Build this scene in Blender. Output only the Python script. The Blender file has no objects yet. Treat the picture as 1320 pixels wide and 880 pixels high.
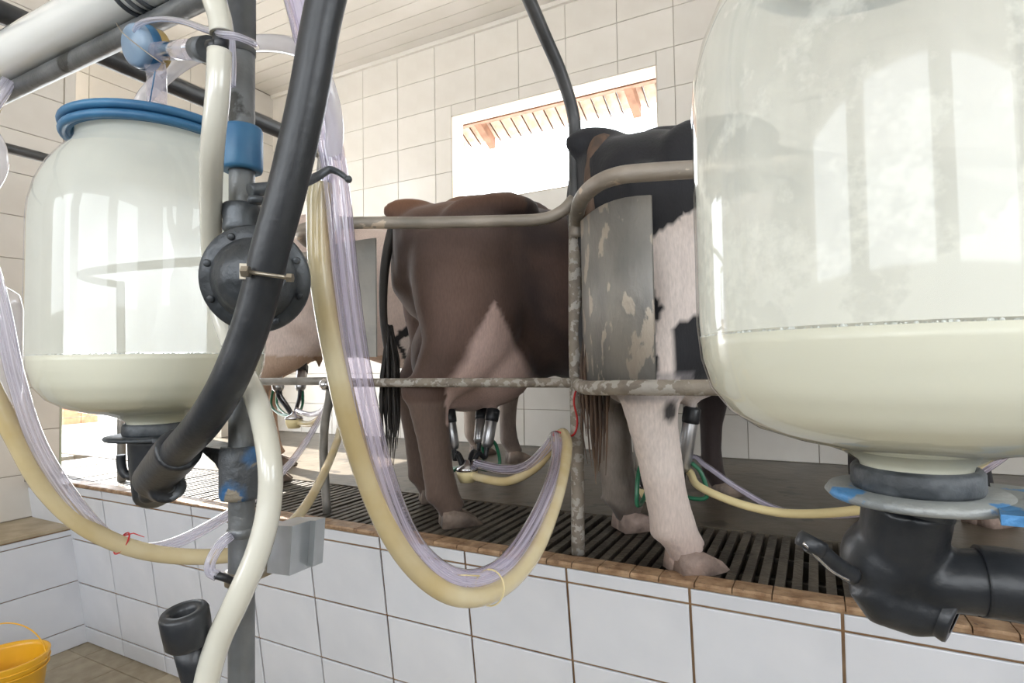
import bpy, math, random
from mathutils import Vector, Matrix, noise
random.seed(7)
SC = bpy.context.scene
COL = SC.collection
OZ = 1.58            # height of the lens above the pit floor (z = 0)

# ------------------------------------------------------------------ camera
FPX = 741.0
_l = Vector((-1411, 48, FPX)).normalized()
_y = Vector((390, 20, FPX)); _y = (_y - _y.dot(_l) * _l).normalized()
_x = -_l
_z = _x.cross(_y)
if _z[1] > 0: _z = -_z
RIGHT = Vector((_x[0], _y[0], _z[0])); DOWN = Vector((_x[1], _y[1], _z[1])); FWD = Vector((_x[2], _y[2], _z[2]))
cd = bpy.data.cameras.new('camera'); cam = bpy.data.objects.new('camera', cd); COL.objects.link(cam)
cam.matrix_world = Matrix(((RIGHT[0], -DOWN[0], -FWD[0], 0), (RIGHT[1], -DOWN[1], -FWD[1], 0), (RIGHT[2], -DOWN[2], -FWD[2], OZ), (0, 0, 0, 1)))
cd.sensor_width = 36; cd.lens = FPX / 1320 * 36; cd.clip_start = .02; cd.clip_end = 200
SC.camera = cam

def D(px, py, d):            # a measured point: direction in the photograph and distance into the room
    v = RIGHT * ((px - 660) / FPX) + DOWN * ((py - 440) / FPX) + FWD
    return v * d + Vector((0, 0, OZ))
def PY(px, py, Y):
    v = RIGHT * ((px - 660) / FPX) + DOWN * ((py - 440) / FPX) + FWD
    return v * (Y / v[1]) + Vector((0, 0, OZ))
def V(x, y, z): return Vector((x, y, z + OZ))     # z measured from lens height

# ------------------------------------------------------------------ light
SC.view_settings.view_transform = 'Standard'; SC.view_settings.look = 'None'
SC.view_settings.gamma = 1; SC.view_settings.exposure = 0.30
w = bpy.data.worlds.new('sky'); SC.world = w; w.use_nodes = True
bg = w.node_tree.nodes['Background']; bg.inputs[0].default_value = (.90, .95, 1.0, 1); bg.inputs[1].default_value = 6.0
sd = bpy.data.lights.new('sun', 'SUN'); sd.energy = 28; sd.angle = .01; sd.color = (1, .985, .95)
sun = bpy.data.objects.new('sun', sd); COL.objects.link(sun)
sun.rotation_euler = Vector((1.0, -.12, -.85)).to_track_quat('-Z', 'Y').to_euler()
def portal(name, loc, size, nrm):
    l = bpy.data.lights.new(name, 'AREA'); l.shape = 'RECTANGLE'; l.size, l.size_y = size
    l.cycles.is_portal = True
    o = bpy.data.objects.new(name, l); COL.objects.link(o); o.location = loc
    o.rotation_euler = Vector(nrm).to_track_quat('-Z', 'Y').to_euler()

# ------------------------------------------------------------------ materials
def mat(name, col=(.5, .5, .5), rough=.5, metal=0., col2=None, scale=8., bump=0., bscale=40., spec=.5, lo=.35, hi=.65, coat=0., objrand=0., col3=None, scale3=30., cov3=.6, detail=4, stretch=(1, 1, 1), sheen=0):
    m = bpy.data.materials.new(name); m.use_nodes = True
    nt = m.node_tree; N = nt.nodes; L = nt.links; b = N['Principled BSDF']
    b.inputs['Roughness'].default_value = rough; b.inputs['Metallic'].default_value = metal
    b.inputs['Specular IOR Level'].default_value = spec; b.inputs['Coat Weight'].default_value = coat
    b.inputs['Sheen Weight'].default_value = sheen
    tc = N.new('ShaderNodeTexCoord'); mp = N.new('ShaderNodeMapping'); mp.inputs['Scale'].default_value = stretch
    L.new(tc.outputs['Object'], mp.inputs[0])
    out = None
    if col2 is None:
        r = N.new('ShaderNodeRGB'); r.outputs[0].default_value = (*col, 1); out = r.outputs[0]
    else:
        n = N.new('ShaderNodeTexNoise'); n.inputs['Scale'].default_value = scale; n.inputs['Detail'].default_value = detail
        L.new(mp.outputs[0], n.inputs['Vector'])
        cr = N.new('ShaderNodeValToRGB'); cr.color_ramp.elements[0].position = lo; cr.color_ramp.elements[1].position = hi
        cr.color_ramp.elements[0].color = (*col, 1); cr.color_ramp.elements[1].color = (*col2, 1)
        L.new(n.outputs[0], cr.inputs[0]); out = cr.outputs[0]
    if col3 is not None:
        n = N.new('ShaderNodeTexNoise'); n.inputs['Scale'].default_value = scale3; n.inputs['Detail'].default_value = 8
        L.new(mp.outputs[0], n.inputs['Vector'])
        cr = N.new('ShaderNodeValToRGB'); cr.color_ramp.elements[0].position = cov3; cr.color_ramp.elements[1].position = cov3 + .03
        L.new(n.outputs[0], cr.inputs[0])
        mx = N.new('ShaderNodeMixRGB'); L.new(cr.outputs[0], mx.inputs[0]); L.new(out, mx.inputs[1]); mx.inputs[2].default_value = (*col3, 1)
        out = mx.outputs[0]
    if objrand:
        oi = N.new('ShaderNodeObjectInfo'); mr = N.new('ShaderNodeMapRange')
        mr.inputs['To Min'].default_value = 1 - objrand; mr.inputs['To Max'].default_value = 1
        L.new(oi.outputs['Random'], mr.inputs[0])
        hv = N.new('ShaderNodeHueSaturation'); L.new(mr.outputs[0], hv.inputs['Value']); L.new(out, hv.inputs['Color']); out = hv.outputs[0]
    L.new(out, b.inputs['Base Color'])
    if bump:
        n = N.new('ShaderNodeTexNoise'); n.inputs['Scale'].default_value = bscale; n.inputs['Detail'].default_value = 6
        L.new(mp.outputs[0], n.inputs['Vector'])
        bp = N.new('ShaderNodeBump'); bp.inputs['Strength'].default_value = bump; bp.inputs['Distance'].default_value = .01
        L.new(n.outputs[0], bp.inputs['Height']); L.new(bp.outputs[0], b.inputs['Normal'])
    return m

def film(name, tint, amt_lo, amt_hi, scale, gloss=.0, transl=.5, stretch=(1, 1, 1), lo=.3, hi=.7, blobs=None, trtint=(1, 1, 1), grad=None, rough=.08, ring=0):
    """thin layer: clear <-> milky by a noise, glossy on top by fresnel"""
    m = bpy.data.materials.new(name); m.use_nodes = True; nt = m.node_tree; N = nt.nodes; L = nt.links
    N.remove(N['Principled BSDF']); o = N['Material Output']
    tc = N.new('ShaderNodeTexCoord'); mp = N.new('ShaderNodeMapping'); mp.inputs['Scale'].default_value = stretch
    L.new(tc.outputs['Object'], mp.inputs[0])
    n = N.new('ShaderNodeTexNoise'); n.inputs['Scale'].default_value = scale; n.inputs['Detail'].default_value = 5
    if ring:
        at = N.new('ShaderNodeAttribute'); at.attribute_name = 'ring'; mp.inputs['Scale'].default_value = (1, 1, .06); L.new(at.outputs['Vector'], mp.inputs[0]); n.inputs['Scale'].default_value = ring
    L.new(mp.outputs[0], n.inputs['Vector'])
    mr = N.new('ShaderNodeMapRange'); mr.inputs['From Min'].default_value = lo; mr.inputs['From Max'].default_value = hi
    mr.inputs['To Min'].default_value = amt_lo; mr.inputs['To Max'].default_value = amt_hi
    L.new(n.outputs[0], mr.inputs[0]); fac = mr.outputs[0]
    def math_(op, a, bb):
        k = N.new('ShaderNodeMath'); k.operation = op; k.use_clamp = True
        for i, q in enumerate((a, bb)):
            if isinstance(q, (int, float)): k.inputs[i].default_value = q
            else: L.new(q, k.inputs[i])
        return k.outputs[0]
    if grad:      # z range (object space) over which the coat thickens downwards
        sp = N.new('ShaderNodeSeparateXYZ'); L.new(tc.outputs['Object'], sp.inputs[0])
        g = N.new('ShaderNodeMapRange'); g.inputs['From Min'].default_value = grad[0]; g.inputs['From Max'].default_value = grad[1]
        g.inputs['To Min'].default_value = grad[2]; g.inputs['To Max'].default_value = grad[3]
        L.new(sp.outputs['Z'], g.inputs[0]); fac = math_('ADD', fac, g.outputs[0])
    if blobs:
        n2 = N.new('ShaderNodeTexNoise'); n2.inputs['Scale'].default_value = blobs[0]; n2.inputs['Detail'].default_value = 8; n2.inputs['Roughness'].default_value = .6
        L.new(tc.outputs['Object'], n2.inputs['Vector'])
        src = n2.outputs[0]
        if grad: src = math_('ADD', src, math_('MULTIPLY', g.outputs[0], .3))
        c2 = N.new('ShaderNodeValToRGB'); c2.color_ramp.elements[0].position = blobs[1]; c2.color_ramp.elements[1].position = blobs[1] + .11
        L.new(src, c2.inputs[0]); fac = math_('ADD', fac, math_('MULTIPLY', c2.outputs[0], blobs[2]))
    t = N.new('ShaderNodeBsdfTransparent'); t.inputs[0].default_value = (*trtint, 1)
    d = N.new('ShaderNodeBsdfDiffuse'); d.inputs[0].default_value = (*tint, 1)
    tr = N.new('ShaderNodeBsdfTranslucent'); tr.inputs[0].default_value = (*tint, 1)
    m1 = N.new('ShaderNodeMixShader'); m1.inputs[0].default_value = transl; L.new(d.outputs[0], m1.inputs[1]); L.new(tr.outputs[0], m1.inputs[2])
    m2 = N.new('ShaderNodeMixShader'); L.new(fac, m2.inputs[0]); L.new(t.outputs[0], m2.inputs[1]); L.new(m1.outputs[0], m2.inputs[2])
    res = m2
    if gloss:
        g_ = N.new('ShaderNodeBsdfGlossy'); g_.inputs['Roughness'].default_value = rough
        fr_ = N.new('ShaderNodeFresnel'); fr_.inputs[0].default_value = 1.45
        ge = N.new('ShaderNodeNewGeometry'); inv = N.new('ShaderNodeMath'); inv.operation = 'SUBTRACT'; inv.inputs[0].default_value = 1; L.new(ge.outputs['Backfacing'], inv.inputs[1])
        fr = N.new('ShaderNodeMath'); fr.operation = 'MULTIPLY'; L.new(fr_.outputs[0], fr.inputs[0]); L.new(inv.outputs[0], fr.inputs[1])
        m3 = N.new('ShaderNodeMixShader'); L.new(math_('MULTIPLY', fr.outputs[0], gloss), m3.inputs[0])
        L.new(m2.outputs[0], m3.inputs[1]); L.new(g_.outputs[0], m3.inputs[2]); res = m3
    L.new(res.outputs[0], o.inputs[0])
    return m

def vcol(name, rough=.7, bump=.25, bscale=160):
    m = bpy.data.materials.new(name); m.use_nodes = True; N = m.node_tree.nodes; L = m.node_tree.links; b = N['Principled BSDF']
    a = N.new('ShaderNodeVertexColor'); a.layer_name = 'coat'
    tc = N.new('ShaderNodeTexCoord'); n = N.new('ShaderNodeTexNoise'); n.inputs['Scale'].default_value = bscale; n.inputs['Detail'].default_value = 3
    mp = N.new('ShaderNodeMapping'); mp.inputs['Scale'].default_value = (1, 1, .25); L.new(tc.outputs['Object'], mp.inputs[0]); L.new(mp.outputs[0], n.inputs['Vector'])
    mr = N.new('ShaderNodeMapRange'); mr.inputs['To Min'].default_value = .72; mr.inputs['To Max'].default_value = 1.2; L.new(n.outputs[0], mr.inputs[0])
    hv = N.new('ShaderNodeHueSaturation'); L.new(a.outputs[0], hv.inputs['Color']); L.new(mr.outputs[0], hv.inputs['Value'])
    L.new(hv.outputs[0], b.inputs['Base Color']); b.inputs['Roughness'].default_value = rough
    b.inputs['Specular IOR Level'].default_value = .35; b.inputs['Sheen Weight'].default_value = .15
    bp = N.new('ShaderNodeBump'); bp.inputs['Strength'].default_value = bump; bp.inputs['Distance'].default_value = .004
    L.new(n.outputs[0], bp.inputs['Height']); L.new(bp.outputs[0], b.inputs['Normal'])
    return m

M = dict(
    tile=mat('cream_wall_tile', (.66, .62, .56), .22, col2=(.72, .685, .63), scale=3, objrand=.06, bump=.04, bscale=9),
    grout=mat('grey_brown_grout', (.27, .23, .18), .9, col2=(.4, .35, .28), scale=5),
    pit=mat('white_wall_tile', (.66, .675, .72), .18, col2=(.72, .73, .77), scale=4, objrand=.05, bump=.04, bscale=9, col3=(.45, .40, .34), scale3=55, cov3=.76),
    rust=mat('rusty_grout', (.30, .16, .075), .9, col2=(.46, .30, .17), scale=9),
    ceil=mat('painted_ceiling_board', (.68, .64, .58), .6, col2=(.73, .69, .64), scale=3, objrand=.06),
    gap=mat('board_joint', (.32, .28, .23), .9),
    plaster=mat('pale_plaster', (.78, .70, .60), .8, col2=(.70, .60, .48), scale=6, bump=.2),
    conc=mat('wet_dirty_concrete', (.07, .058, .042), .35, col2=(.125, .10, .072), scale=3.5, spec=.35, bump=.3, bscale=16, detail=8, col3=(.05, .04, .03), scale3=9, cov3=.62),
    slab=mat('outdoor_concrete', (.54, .53, .52), .85, col2=(.46, .45, .43), scale=1.3),
    edge=mat('terracotta_edging', (.24, .135, .07), .5, col2=(.44, .29, .17), scale=26, bump=.5, bscale=60, objrand=.2, col3=(.12, .07, .045), scale3=60, cov3=.66),
    floor=mat('beige_floor_tile', (.34, .28, .19), .5, col2=(.44, .37, .26), scale=14, objrand=.12, bump=.15),
    bar=mat('dirty_grate_bar', (.05, .042, .032), .5, metal=.2, col2=(.13, .11, .085), scale=14, bump=.4, bscale=60, objrand=.25),
    trench=mat('trench_mud', (.02, .017, .012), .6),
    galv=mat('weathered_galvanised_pipe', (.20, .19, .17), .5, metal=.5, col2=(.34, .32, .29), scale=9, bump=.3, bscale=60),
    scab=mat('flaking_painted_pipe', (.20, .17, .14), .65, metal=.2, col2=(.30, .26, .21), scale=12, col3=(.42, .39, .35), scale3=38, cov3=.51, bump=.5, bscale=50),
    rail=mat('stained_rail_pipe', (.22, .20, .17), .5, metal=.3, col2=(.38, .33, .28), scale=10, col3=(.58, .48, .38), scale3=26, cov3=.60, bump=.35, bscale=50, stretch=(.5, .5, 1)),
    darkpipe=mat('dark_painted_pipe', (.035, .036, .038), .45, metal=.2, col2=(.07, .07, .07), scale=10, bump=.15),
    pole=mat('grey_steel_pole', (.14, .145, .145), .42, metal=.55, col2=(.24, .25, .255), scale=10, bump=.25, bscale=50, col3=(.07, .07, .065), scale3=14, cov3=.62),
    panel=mat('scraped_sheet_panel', (.20, .195, .185), .55, metal=.3, col2=(.33, .31, .28), scale=5, col3=(.50, .44, .37), scale3=17, cov3=.565, bump=.35, bscale=60, stretch=(1.3, 1.3, .6)),
    panel2=mat('plain_sheet_panel', (.24, .235, .22), .55, metal=.3, col2=(.33, .31, .28), scale=5, bump=.2),
    sheet=mat('galvanised_sheet', (.44, .46, .47), .32, metal=.75, col2=(.56, .58, .60), scale=18, col3=(.22, .21, .19), scale3=12, cov3=.68),
    steel=mat('stainless_steel', (.68, .68, .70), .22, metal=.95),
    dullsteel=mat('brushed_teat_cup_shell', (.50, .50, .51), .3, metal=.85),
    rod=mat('tarnished_bolt_steel', (.34, .30, .24), .35, metal=.8),
    rubber=mat('black_rubber', (.014, .016, .019), .38, col2=(.03, .032, .036), scale=20, bump=.08, bscale=90, spec=.5),
    grubber=mat('dusty_grey_rubber', (.03, .035, .04), .5, col2=(.14, .15, .16), scale=30, lo=.42, hi=.72, bump=.2, bscale=80),
    iron=mat('blotchy_dark_casting', (.045, .05, .055), .42, metal=.35, col2=(.17, .185, .2), scale=11, lo=.42, hi=.75, bump=.25, bscale=70, coat=.1),
    blue=mat('blue_plastic', (.03, .12, .25), .42, col2=(.05, .18, .33), scale=14, bump=.1),
    lblue=mat('pale_blue_cap', (.20, .29, .40), .3, col2=(.33, .44, .55), scale=8),
    bluepaint=mat('chipped_blue_casting', (.085, .09, .095), .5, metal=.3, col2=(.02, .17, .42), scale=10, lo=.5, hi=.62, col3=(.30, .26, .2), scale3=26, cov3=.58, bump=.5, bscale=60),
    plate=mat('chipped_blue_plate', (.22, .24, .25), .5, metal=.3, col2=(.36, .37, .36), scale=10, col3=(.08, .25, .5), scale3=22, cov3=.585, bump=.4, bscale=60),
    brass=mat('brass_ring', (.55, .38, .13), .4, metal=.4, col2=(.65, .48, .2), scale=20),
    milk=mat('raw_milk', (.80, .77, .60), .35, spec=.35),
    ymilk=mat('milk_stained_hose', (.60, .47, .24), .25, col2=(.70, .61, .40), scale=7, coat=.5),
    cream=mat('cream_plastic', (.78, .66, .36), .35),
    whose=mat('milky_white_hose', (.58, .56, .47), .22, col2=(.68, .66, .58), scale=5, coat=.5),
    green=mat('green_pulse_tube', (.03, .19, .10), .3, coat=.3),
    red=mat('red_cord', (.55, .03, .03), .6),
    yellow=mat('yellow_plastic', (.80, .42, .02), .35, coat=.2),
    hoof=mat('horn_hoof', (.10, .075, .06), .6, col2=(.24, .18, .14), scale=14, bump=.5, bscale=50),
    phoof=mat('pale_hoof', (.20, .145, .12), .6, col2=(.42, .31, .26), scale=12, bump=.5, bscale=50),
    tail=mat('dark_tail_hair', (.02, .016, .013), .6),
    btail=mat('muddy_tail_hair', (.14, .085, .055), .8, col2=(.06, .04, .03), scale=30, stretch=(1, 1, .15)),
    eye=mat('dark_eye', (.01, .008, .006), .1),
    clay=mat('clay_roof_tile', (.45, .30, .22), .8, col2=(.58, .42, .33), scale=12),
    wood=mat('roof_timber', (.20, .10, .06), .7, col2=(.30, .16, .10), scale=12),
    brick=mat('red_brick_pillar', (.36, .15, .08), .85, col2=(.5, .25, .14), scale=14),
    benchtop=mat('worn_bench_top', (.34, .27, .17), .5, col2=(.46, .38, .26), scale=9, bump=.2),
    greenjamb=mat('mossy_jamb', (.45, .48, .36), .8),
    leaf=mat('distant_foliage', (.10, .16, .06), .8, col2=(.16, .22, .09), scale=9),
)
M['glass'] = film('jar_glass', (.9, .92, .9), .02, .06, 6, gloss=1.0, trtint=(.985, .99, .98), rough=.05)
M['filmL'] = film('thin_milk_haze', (.94, .95, .91), .68, .86, 9, transl=.72, stretch=(1, 1, .35), grad=(.25, .45, -.04, .22))
M['filmR'] = film('clotted_milk_coat', (.93, .925, .86), .46, .66, 16, transl=.35, stretch=(1, 1, .22), grad=(.0, .30, .62, -.12), blobs=(20, .52, .30))
M['foam'] = film('milk_foam', (.88, .9, .88), .8, 1, 60, transl=.3)
M['clear'] = film('clear_hose', (.88, .87, .97), .12, .75, 6, ring=3.2, lo=.38, hi=.62, gloss=1.6, transl=.5, trtint=(.93, .92, .97))
M['lilac'] = film('lilac_clear_hose', (.80, .76, .90), .08, .72, 9, ring=3.2, lo=.40, hi=.60, gloss=2.2, transl=.5, trtint=(.88, .85, .93))
M['tubeglass'] = film('clear_glass_tube', (.88, .86, .92), .18, .35, 8, gloss=1.6, transl=.5, trtint=(.97, .95, .98))
M['pipeglass'] = mat('milk_filled_glass_pipe', (.76, .77, .73), .1, col2=(.86, .87, .84), scale=5, coat=1.0, stretch=(.3, 1, 1))
M['milkyclear'] = film('hazy_clear_hose', (.84, .82, .84), .45, .65, 6, gloss=1.4, transl=.5)

# ------------------------------------------------------------------ mesh helpers
class MB:
    def __init__(s): s.v = []; s.f = []; s.sm = []; s.ring = {}
    def add(s, vs, fs, smooth=False):
        o = len(s.v); s.v += [Vector(v) for v in vs]; s.f += [tuple(i + o for i in f) for f in fs]; s.sm += [smooth] * len(fs); return s
    def box(s, a, b, R=None, c=None):
        vs = [Vector((x, y, z)) for z in (a[2], b[2]) for y in (a[1], b[1]) for x in (a[0], b[0])]
        if R is not None: vs = [R @ v + (c or Vector((0, 0, 0))) for v in vs]
        return s.add(vs, [(0, 2, 3, 1), (4, 5, 7, 6), (0, 1, 5, 4), (2, 6, 7, 3), (0, 4, 6, 2), (1, 3, 7, 5)])
    def tube(s, pts, r, seg=12, cap=True, smooth=True, flat=1.0):
        n = len(pts); rs = r if isinstance(r, (list, tuple)) else [r] * n
        t = []
        for i in range(n):
            d = pts[min(i + 1, n - 1)] - pts[max(i - 1, 0)]; t.append(d.normalized())
        u = t[0].cross(Vector((0, 0, 1)))
        if u.length < .05: u = t[0].cross(Vector((0, 1, 0)))
        u.normalize(); vs = []
        for i in range(n):
            u = (u - t[i] * u.dot(t[i])).normalized(); w_ = t[i].cross(u)
            for k in range(seg):
                a = 2 * math.pi * k / seg; s.ring[len(s.v) + len(vs)] = (math.cos(a), math.sin(a), i / 8); vs.append(pts[i] + u * (rs[i] * math.cos(a)) + w_ * (rs[i] * flat * math.sin(a)))
        fs = [(i * seg + k, i * seg + (k + 1) % seg, (i + 1) * seg + (k + 1) % seg, (i + 1) * seg + k) for i in range(n - 1) for k in range(seg)]
        s.add(vs, fs, smooth)
        if cap:
            o = len(s.v) - n * seg
            s.f += [tuple(o + k for k in range(seg))[::-1], tuple(o + (n - 1) * seg + k for k in range(seg))]; s.sm += [False, False]
        return s
    def lathe(s, prof, c=(0, 0, 0), axis=(0, 0, 1), seg=32, smooth=True, cap=False):
        q = Vector((0, 0, 1)).rotation_difference(Vector(axis).normalized()); c = Vector(c); vs = []
        for r, z in prof:
            for k in range(seg):
                a = 2 * math.pi * k / seg; vs.append(c + q @ Vector((r * math.cos(a), r * math.sin(a), z)))
        n = len(prof)
        fs = [(i * seg + k, i * seg + (k + 1) % seg, (i + 1) * seg + (k + 1) % seg, (i + 1) * seg + k) for i in range(n - 1) for k in range(seg)]
        s.add(vs, fs, smooth)
        if cap:
            o = len(s.v) - n * seg
            s.f += [tuple(o + k for k in range(seg))[::-1], tuple(o + (n - 1) * seg + k for k in range(seg))]; s.sm += [False, False]
        return s
    def ball(s, c, r, seg=16, rings=10, sc=(1, 1, 1), R=None):
        prof = [(math.sin(math.pi * i / rings), -math.cos(math.pi * i / rings)) for i in range(rings + 1)]
        vs = []
        for a_, z in prof:
            for k in range(seg):
                a = 2 * math.pi * k / seg; p = Vector((r * a_ * math.cos(a) * sc[0], r * a_ * math.sin(a) * sc[1], r * z * sc[2]))
                vs.append((R @ p if R is not None else p) + Vector(c))
        fs = [(i * seg + k, i * seg + (k + 1) % seg, (i + 1) * seg + (k + 1) % seg, (i + 1) * seg + k) for i in range(rings) for k in range(seg)]
        return s.add(vs, fs, True)
    def torus(s, c, R_, r, axis=(0, 0, 1), seg=48, s2=10):
        q = Vector((0, 0, 1)).rotation_difference(Vector(axis).normalized()); vs = []
        for i in range(seg):
            a = 2 * math.pi * i / seg
            for k in range(s2):
                b = 2 * math.pi * k / s2; rr = R_ + r * math.cos(b)
                vs.append(Vector(c) + q @ Vector((rr * math.cos(a), rr * math.sin(a), r * math.sin(b))))
        fs = [(i * s2 + k, ((i + 1) % seg) * s2 + k, ((i + 1) % seg) * s2 + (k + 1) % s2, i * s2 + (k + 1) % s2) for i in range(seg) for k in range(s2)]
        return s.add(vs, fs, True)
    def mesh(s, name, m, off=Vector((0, 0, 0))):
        me = bpy.data.meshes.new(name); me.from_pydata([v - off for v in s.v], [], s.f)
        me.polygons.foreach_set('use_smooth', s.sm); me.validate(); me.update()
        if m: me.materials.append(m)
        if s.ring and m and 'hose' in m.name:
            at = me.attributes.new('ring', 'FLOAT_VECTOR', 'POINT')
            for i, v in s.ring.items(): at.data[i].vector = v
        return me

def base_of(o): return Vector(o['_b']) if o is not None and '_b' in o else Vector((0, 0, 0))
def obj(name, mb, m, parent=None, label=None, kind=None):
    """one mesh object; vertices given in world space, origin at the parent's base or at the mesh's own foot"""
    if parent is not None: off = base_of(parent)
    else:
        xs = [v.x for v in mb.v]; ys = [v.y for v in mb.v]; zs = [v.z for v in mb.v]
        off = Vector(((min(xs) + max(xs)) / 2, (min(ys) + max(ys)) / 2, min(zs)))
    me = mb.mesh(name, m, off); o = bpy.data.objects.new(name, me); COL.objects.link(o)
    o['_b'] = tuple(off)
    if parent is None: o.location = off
    else: o.parent = parent
    if label: o['label'] = label
    if kind: o['kind'] = kind
    return o
def tag(o, label, cat, group=None, kind=None):
    o['label'] = label; o['category'] = cat
    if group: o['group'] = group
    if kind: o['kind'] = kind
    return o
def thing(name, base, label, cat, group=None):
    o = bpy.data.objects.new(name, None); COL.objects.link(o); o.location = base; o['_b'] = tuple(base); o.empty_display_size = .05
    return tag(o, label, cat, group)
def struct(name, mb, m):
    o = obj(name, mb, m); o['kind'] = 'structure'; return o
def spl(pts, n=8):
    """Catmull-Rom through the points"""
    p = [Vector(q) for q in pts]; p = [p[0] * 2 - p[1]] + p + [p[-1] * 2 - p[-2]]; out = []
    for i in range(1, len(p) - 2):
        for k in range(n):
            t = k / n; a, b, c, d = p[i - 1:i + 3]
            out.append(.5 * ((2 * b) + (c - a) * t + (2 * a - 5 * b + 4 * c - d) * t * t + (3 * b - a - 3 * c + d) * t ** 3))
    out.append(p[-2]); return out
def hose(pts, r, seg=14, n=8, cap=True): return MB().tube(spl(pts, n), r, seg, cap)

def tile_mesh(wd, ht, th, m, cache={}):
    key = (round(wd, 4), round(ht, 4), round(th, 4), m.name)
    if key not in cache:
        b = min(.0022, wd / 4, ht / 4); v = []; f = []
        for (i, z) in ((0, 0), (0, th - b), (b, th)):
            v += [(i, i, z), (wd - i, i, z), (wd - i, ht - i, z), (i, ht - i, z)]
        for k in (0, 4):
            for j in range(4): f.append((k + j, k + (j + 1) % 4, k + 4 + (j + 1) % 4, k + 4 + j))
        f.append((8, 9, 10, 11))
        me = bpy.data.meshes.new('tile'); me.from_pydata(v, [], f); me.update(); me.materials.append(m); cache[key] = me
    return cache[key]
def tiles(parent, org, U, Vv, us, vs, holes=(), m=None, gap=.004, th=.007, name='tile', limit=300):
    """tiles on the plane org + u*U + v*V, one object each"""
    Nn = U.cross(Vv).normalized(); b = base_of(parent); n = 0
    for i in range(len(us) - 1):
        for j in range(len(vs) - 1):
            rects = [(us[i], us[i + 1], vs[j], vs[j + 1])]
            for (h0, h1, k0, k1) in holes:
                new = []
                for (a, c, d, e) in rects:
                    if c <= h0 or a >= h1 or e <= k0 or d >= k1: new.append((a, c, d, e)); continue
                    if a < h0: new.append((a, h0, d, e))
                    if c > h1: new.append((h1, c, d, e))
                    if d < k0: new.append((max(a, h0), min(c, h1), d, k0))
                    if e > k1: new.append((max(a, h0), min(c, h1), k1, e))
                rects = new
            for (a, c, d, e) in rects:
                if c - a < .02 or e - d < .02: continue
                me = tile_mesh(c - a - gap, e - d - gap, th, m)
                o = bpy.data.objects.new(name, me); COL.objects.link(o); o.parent = parent
                z = random.uniform(-.0007, .0007)
                p = org + U * (a + gap / 2) + Vv * (d + gap / 2) + Nn * z - b
                o.matrix_local = Matrix(((U[0], Vv[0], Nn[0], p[0]), (U[1], Vv[1], Nn[1], p[1]), (U[2], Vv[2], Nn[2], p[2]), (0, 0, 0, 1)))
                n += 1
    return n
def rng(a, b, st):
    out = [a]; k = a + st
    while k < b - .03: out.append(k); k += st
    return out + [b]
X_, Y_, Z_ = Vector((1, 0, 0)), Vector((0, 1, 0)), Vector((0, 0, 1))

# ------------------------------------------------------------------ setting
XL, XR, YB, YF, ZC, ZP = -4.814, 3.6, 4.0, -3.4, 2.735, -.65
WX0, WX1, WZ0, WZ1 = -2.64, -.92, 1.31, 2.065
def B(mb, x0, x1, y0, y1, z0, z1): return mb.box((x0, y0, z0 + OZ), (x1, y1, z1 + OZ))
# back wall with window
mb = MB()
B(mb, XL - .2, WX0, YB, YB + .16, -.9, ZC); B(mb, WX1, XR, YB, YB + .16, -.9, ZC)
B(mb, WX0, WX1, YB, YB + .16, -.9, WZ0); B(mb, WX0, WX1, YB, YB + .16, WZ1, ZC)
wb = struct('wall_back', mb, M['grout'])
zs = [ZP]; z = -.369
while z < ZC - .02: zs.append(z); z += .2815
zs.append(ZC)
us = [XL] + [-4.416 + .4022 * k for k in range(0, 19)]
us = [u for u in us if u < 3.3]
tiles(wb, V(0, YB, 0), X_, Z_, us, zs, [(WX0, WX1, WZ0, WZ1)], M['tile'])
mb = MB(); t = .006
B(mb, WX0, WX0 + t, YB - .006, YB + .165, WZ0, WZ1); B(mb, WX1 - t, WX1, YB - .006, YB + .165, WZ0, WZ1)
B(mb, WX0, WX1, YB - .006, YB + .165, WZ1 - t, WZ1); B(mb, WX0, WX1, YB - .006, YB + .165, WZ0, WZ0 + t)
struct('window_1', mb, M['plaster'])
# left wall: near section, opening onto the yard, far section
mb = MB(); JY, DY1, DZ = 2.07, 3.42, 1.55
XN = -4.2; NY = 1.88
B(mb, XN - .30, XN, YF, NY, -1.7, ZC); B(mb, XN - .30, XN, NY, 1.95, 1.42, ZC)
B(mb, XL - .2, XL, JY, DY1, DZ, ZC); B(mb, XL - .2, XL, DY1, YB, -.9, ZC)
wl = struct('wall_left', mb, M['grout'])
zl = [-.885 + .2575 * k for k in range(0, 15)]; zl = [z for z in zl if z < ZC - .02] + [ZC]
tiles(wl, V(XN, -2.2, 0), Y_, Z_, [u + 2.2 for u in (-2.0, -1.6, -1.2, -.8, -.4, 0, .35, .735, 1.12, 1.505, NY)], zl, [], M['tile'])
tiles(wl, V(XN, 0, 0), Y_, Z_, [NY + .004, 1.95], [1.43, 1.69, 1.948, 2.205, 2.463, ZC], [], M['tile'])
tiles(wl, V(XL, 0, 0), Y_, Z_, [JY, 2.32, 2.72, 3.12, 3.52, 3.76, YB], [ZP, -.369, -.07, .22, .51, .80, 1.09, 1.38, 1.66, 1.94, 2.225, 2.51, ZC], [(JY, DY1, -2, DZ)], M['tile'])
mb = MB(); B(mb, XN - .30, XN + .006, NY, NY + .012, ZP, 1.42); struct('trim_1', mb, M['greenjamb'])
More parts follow.
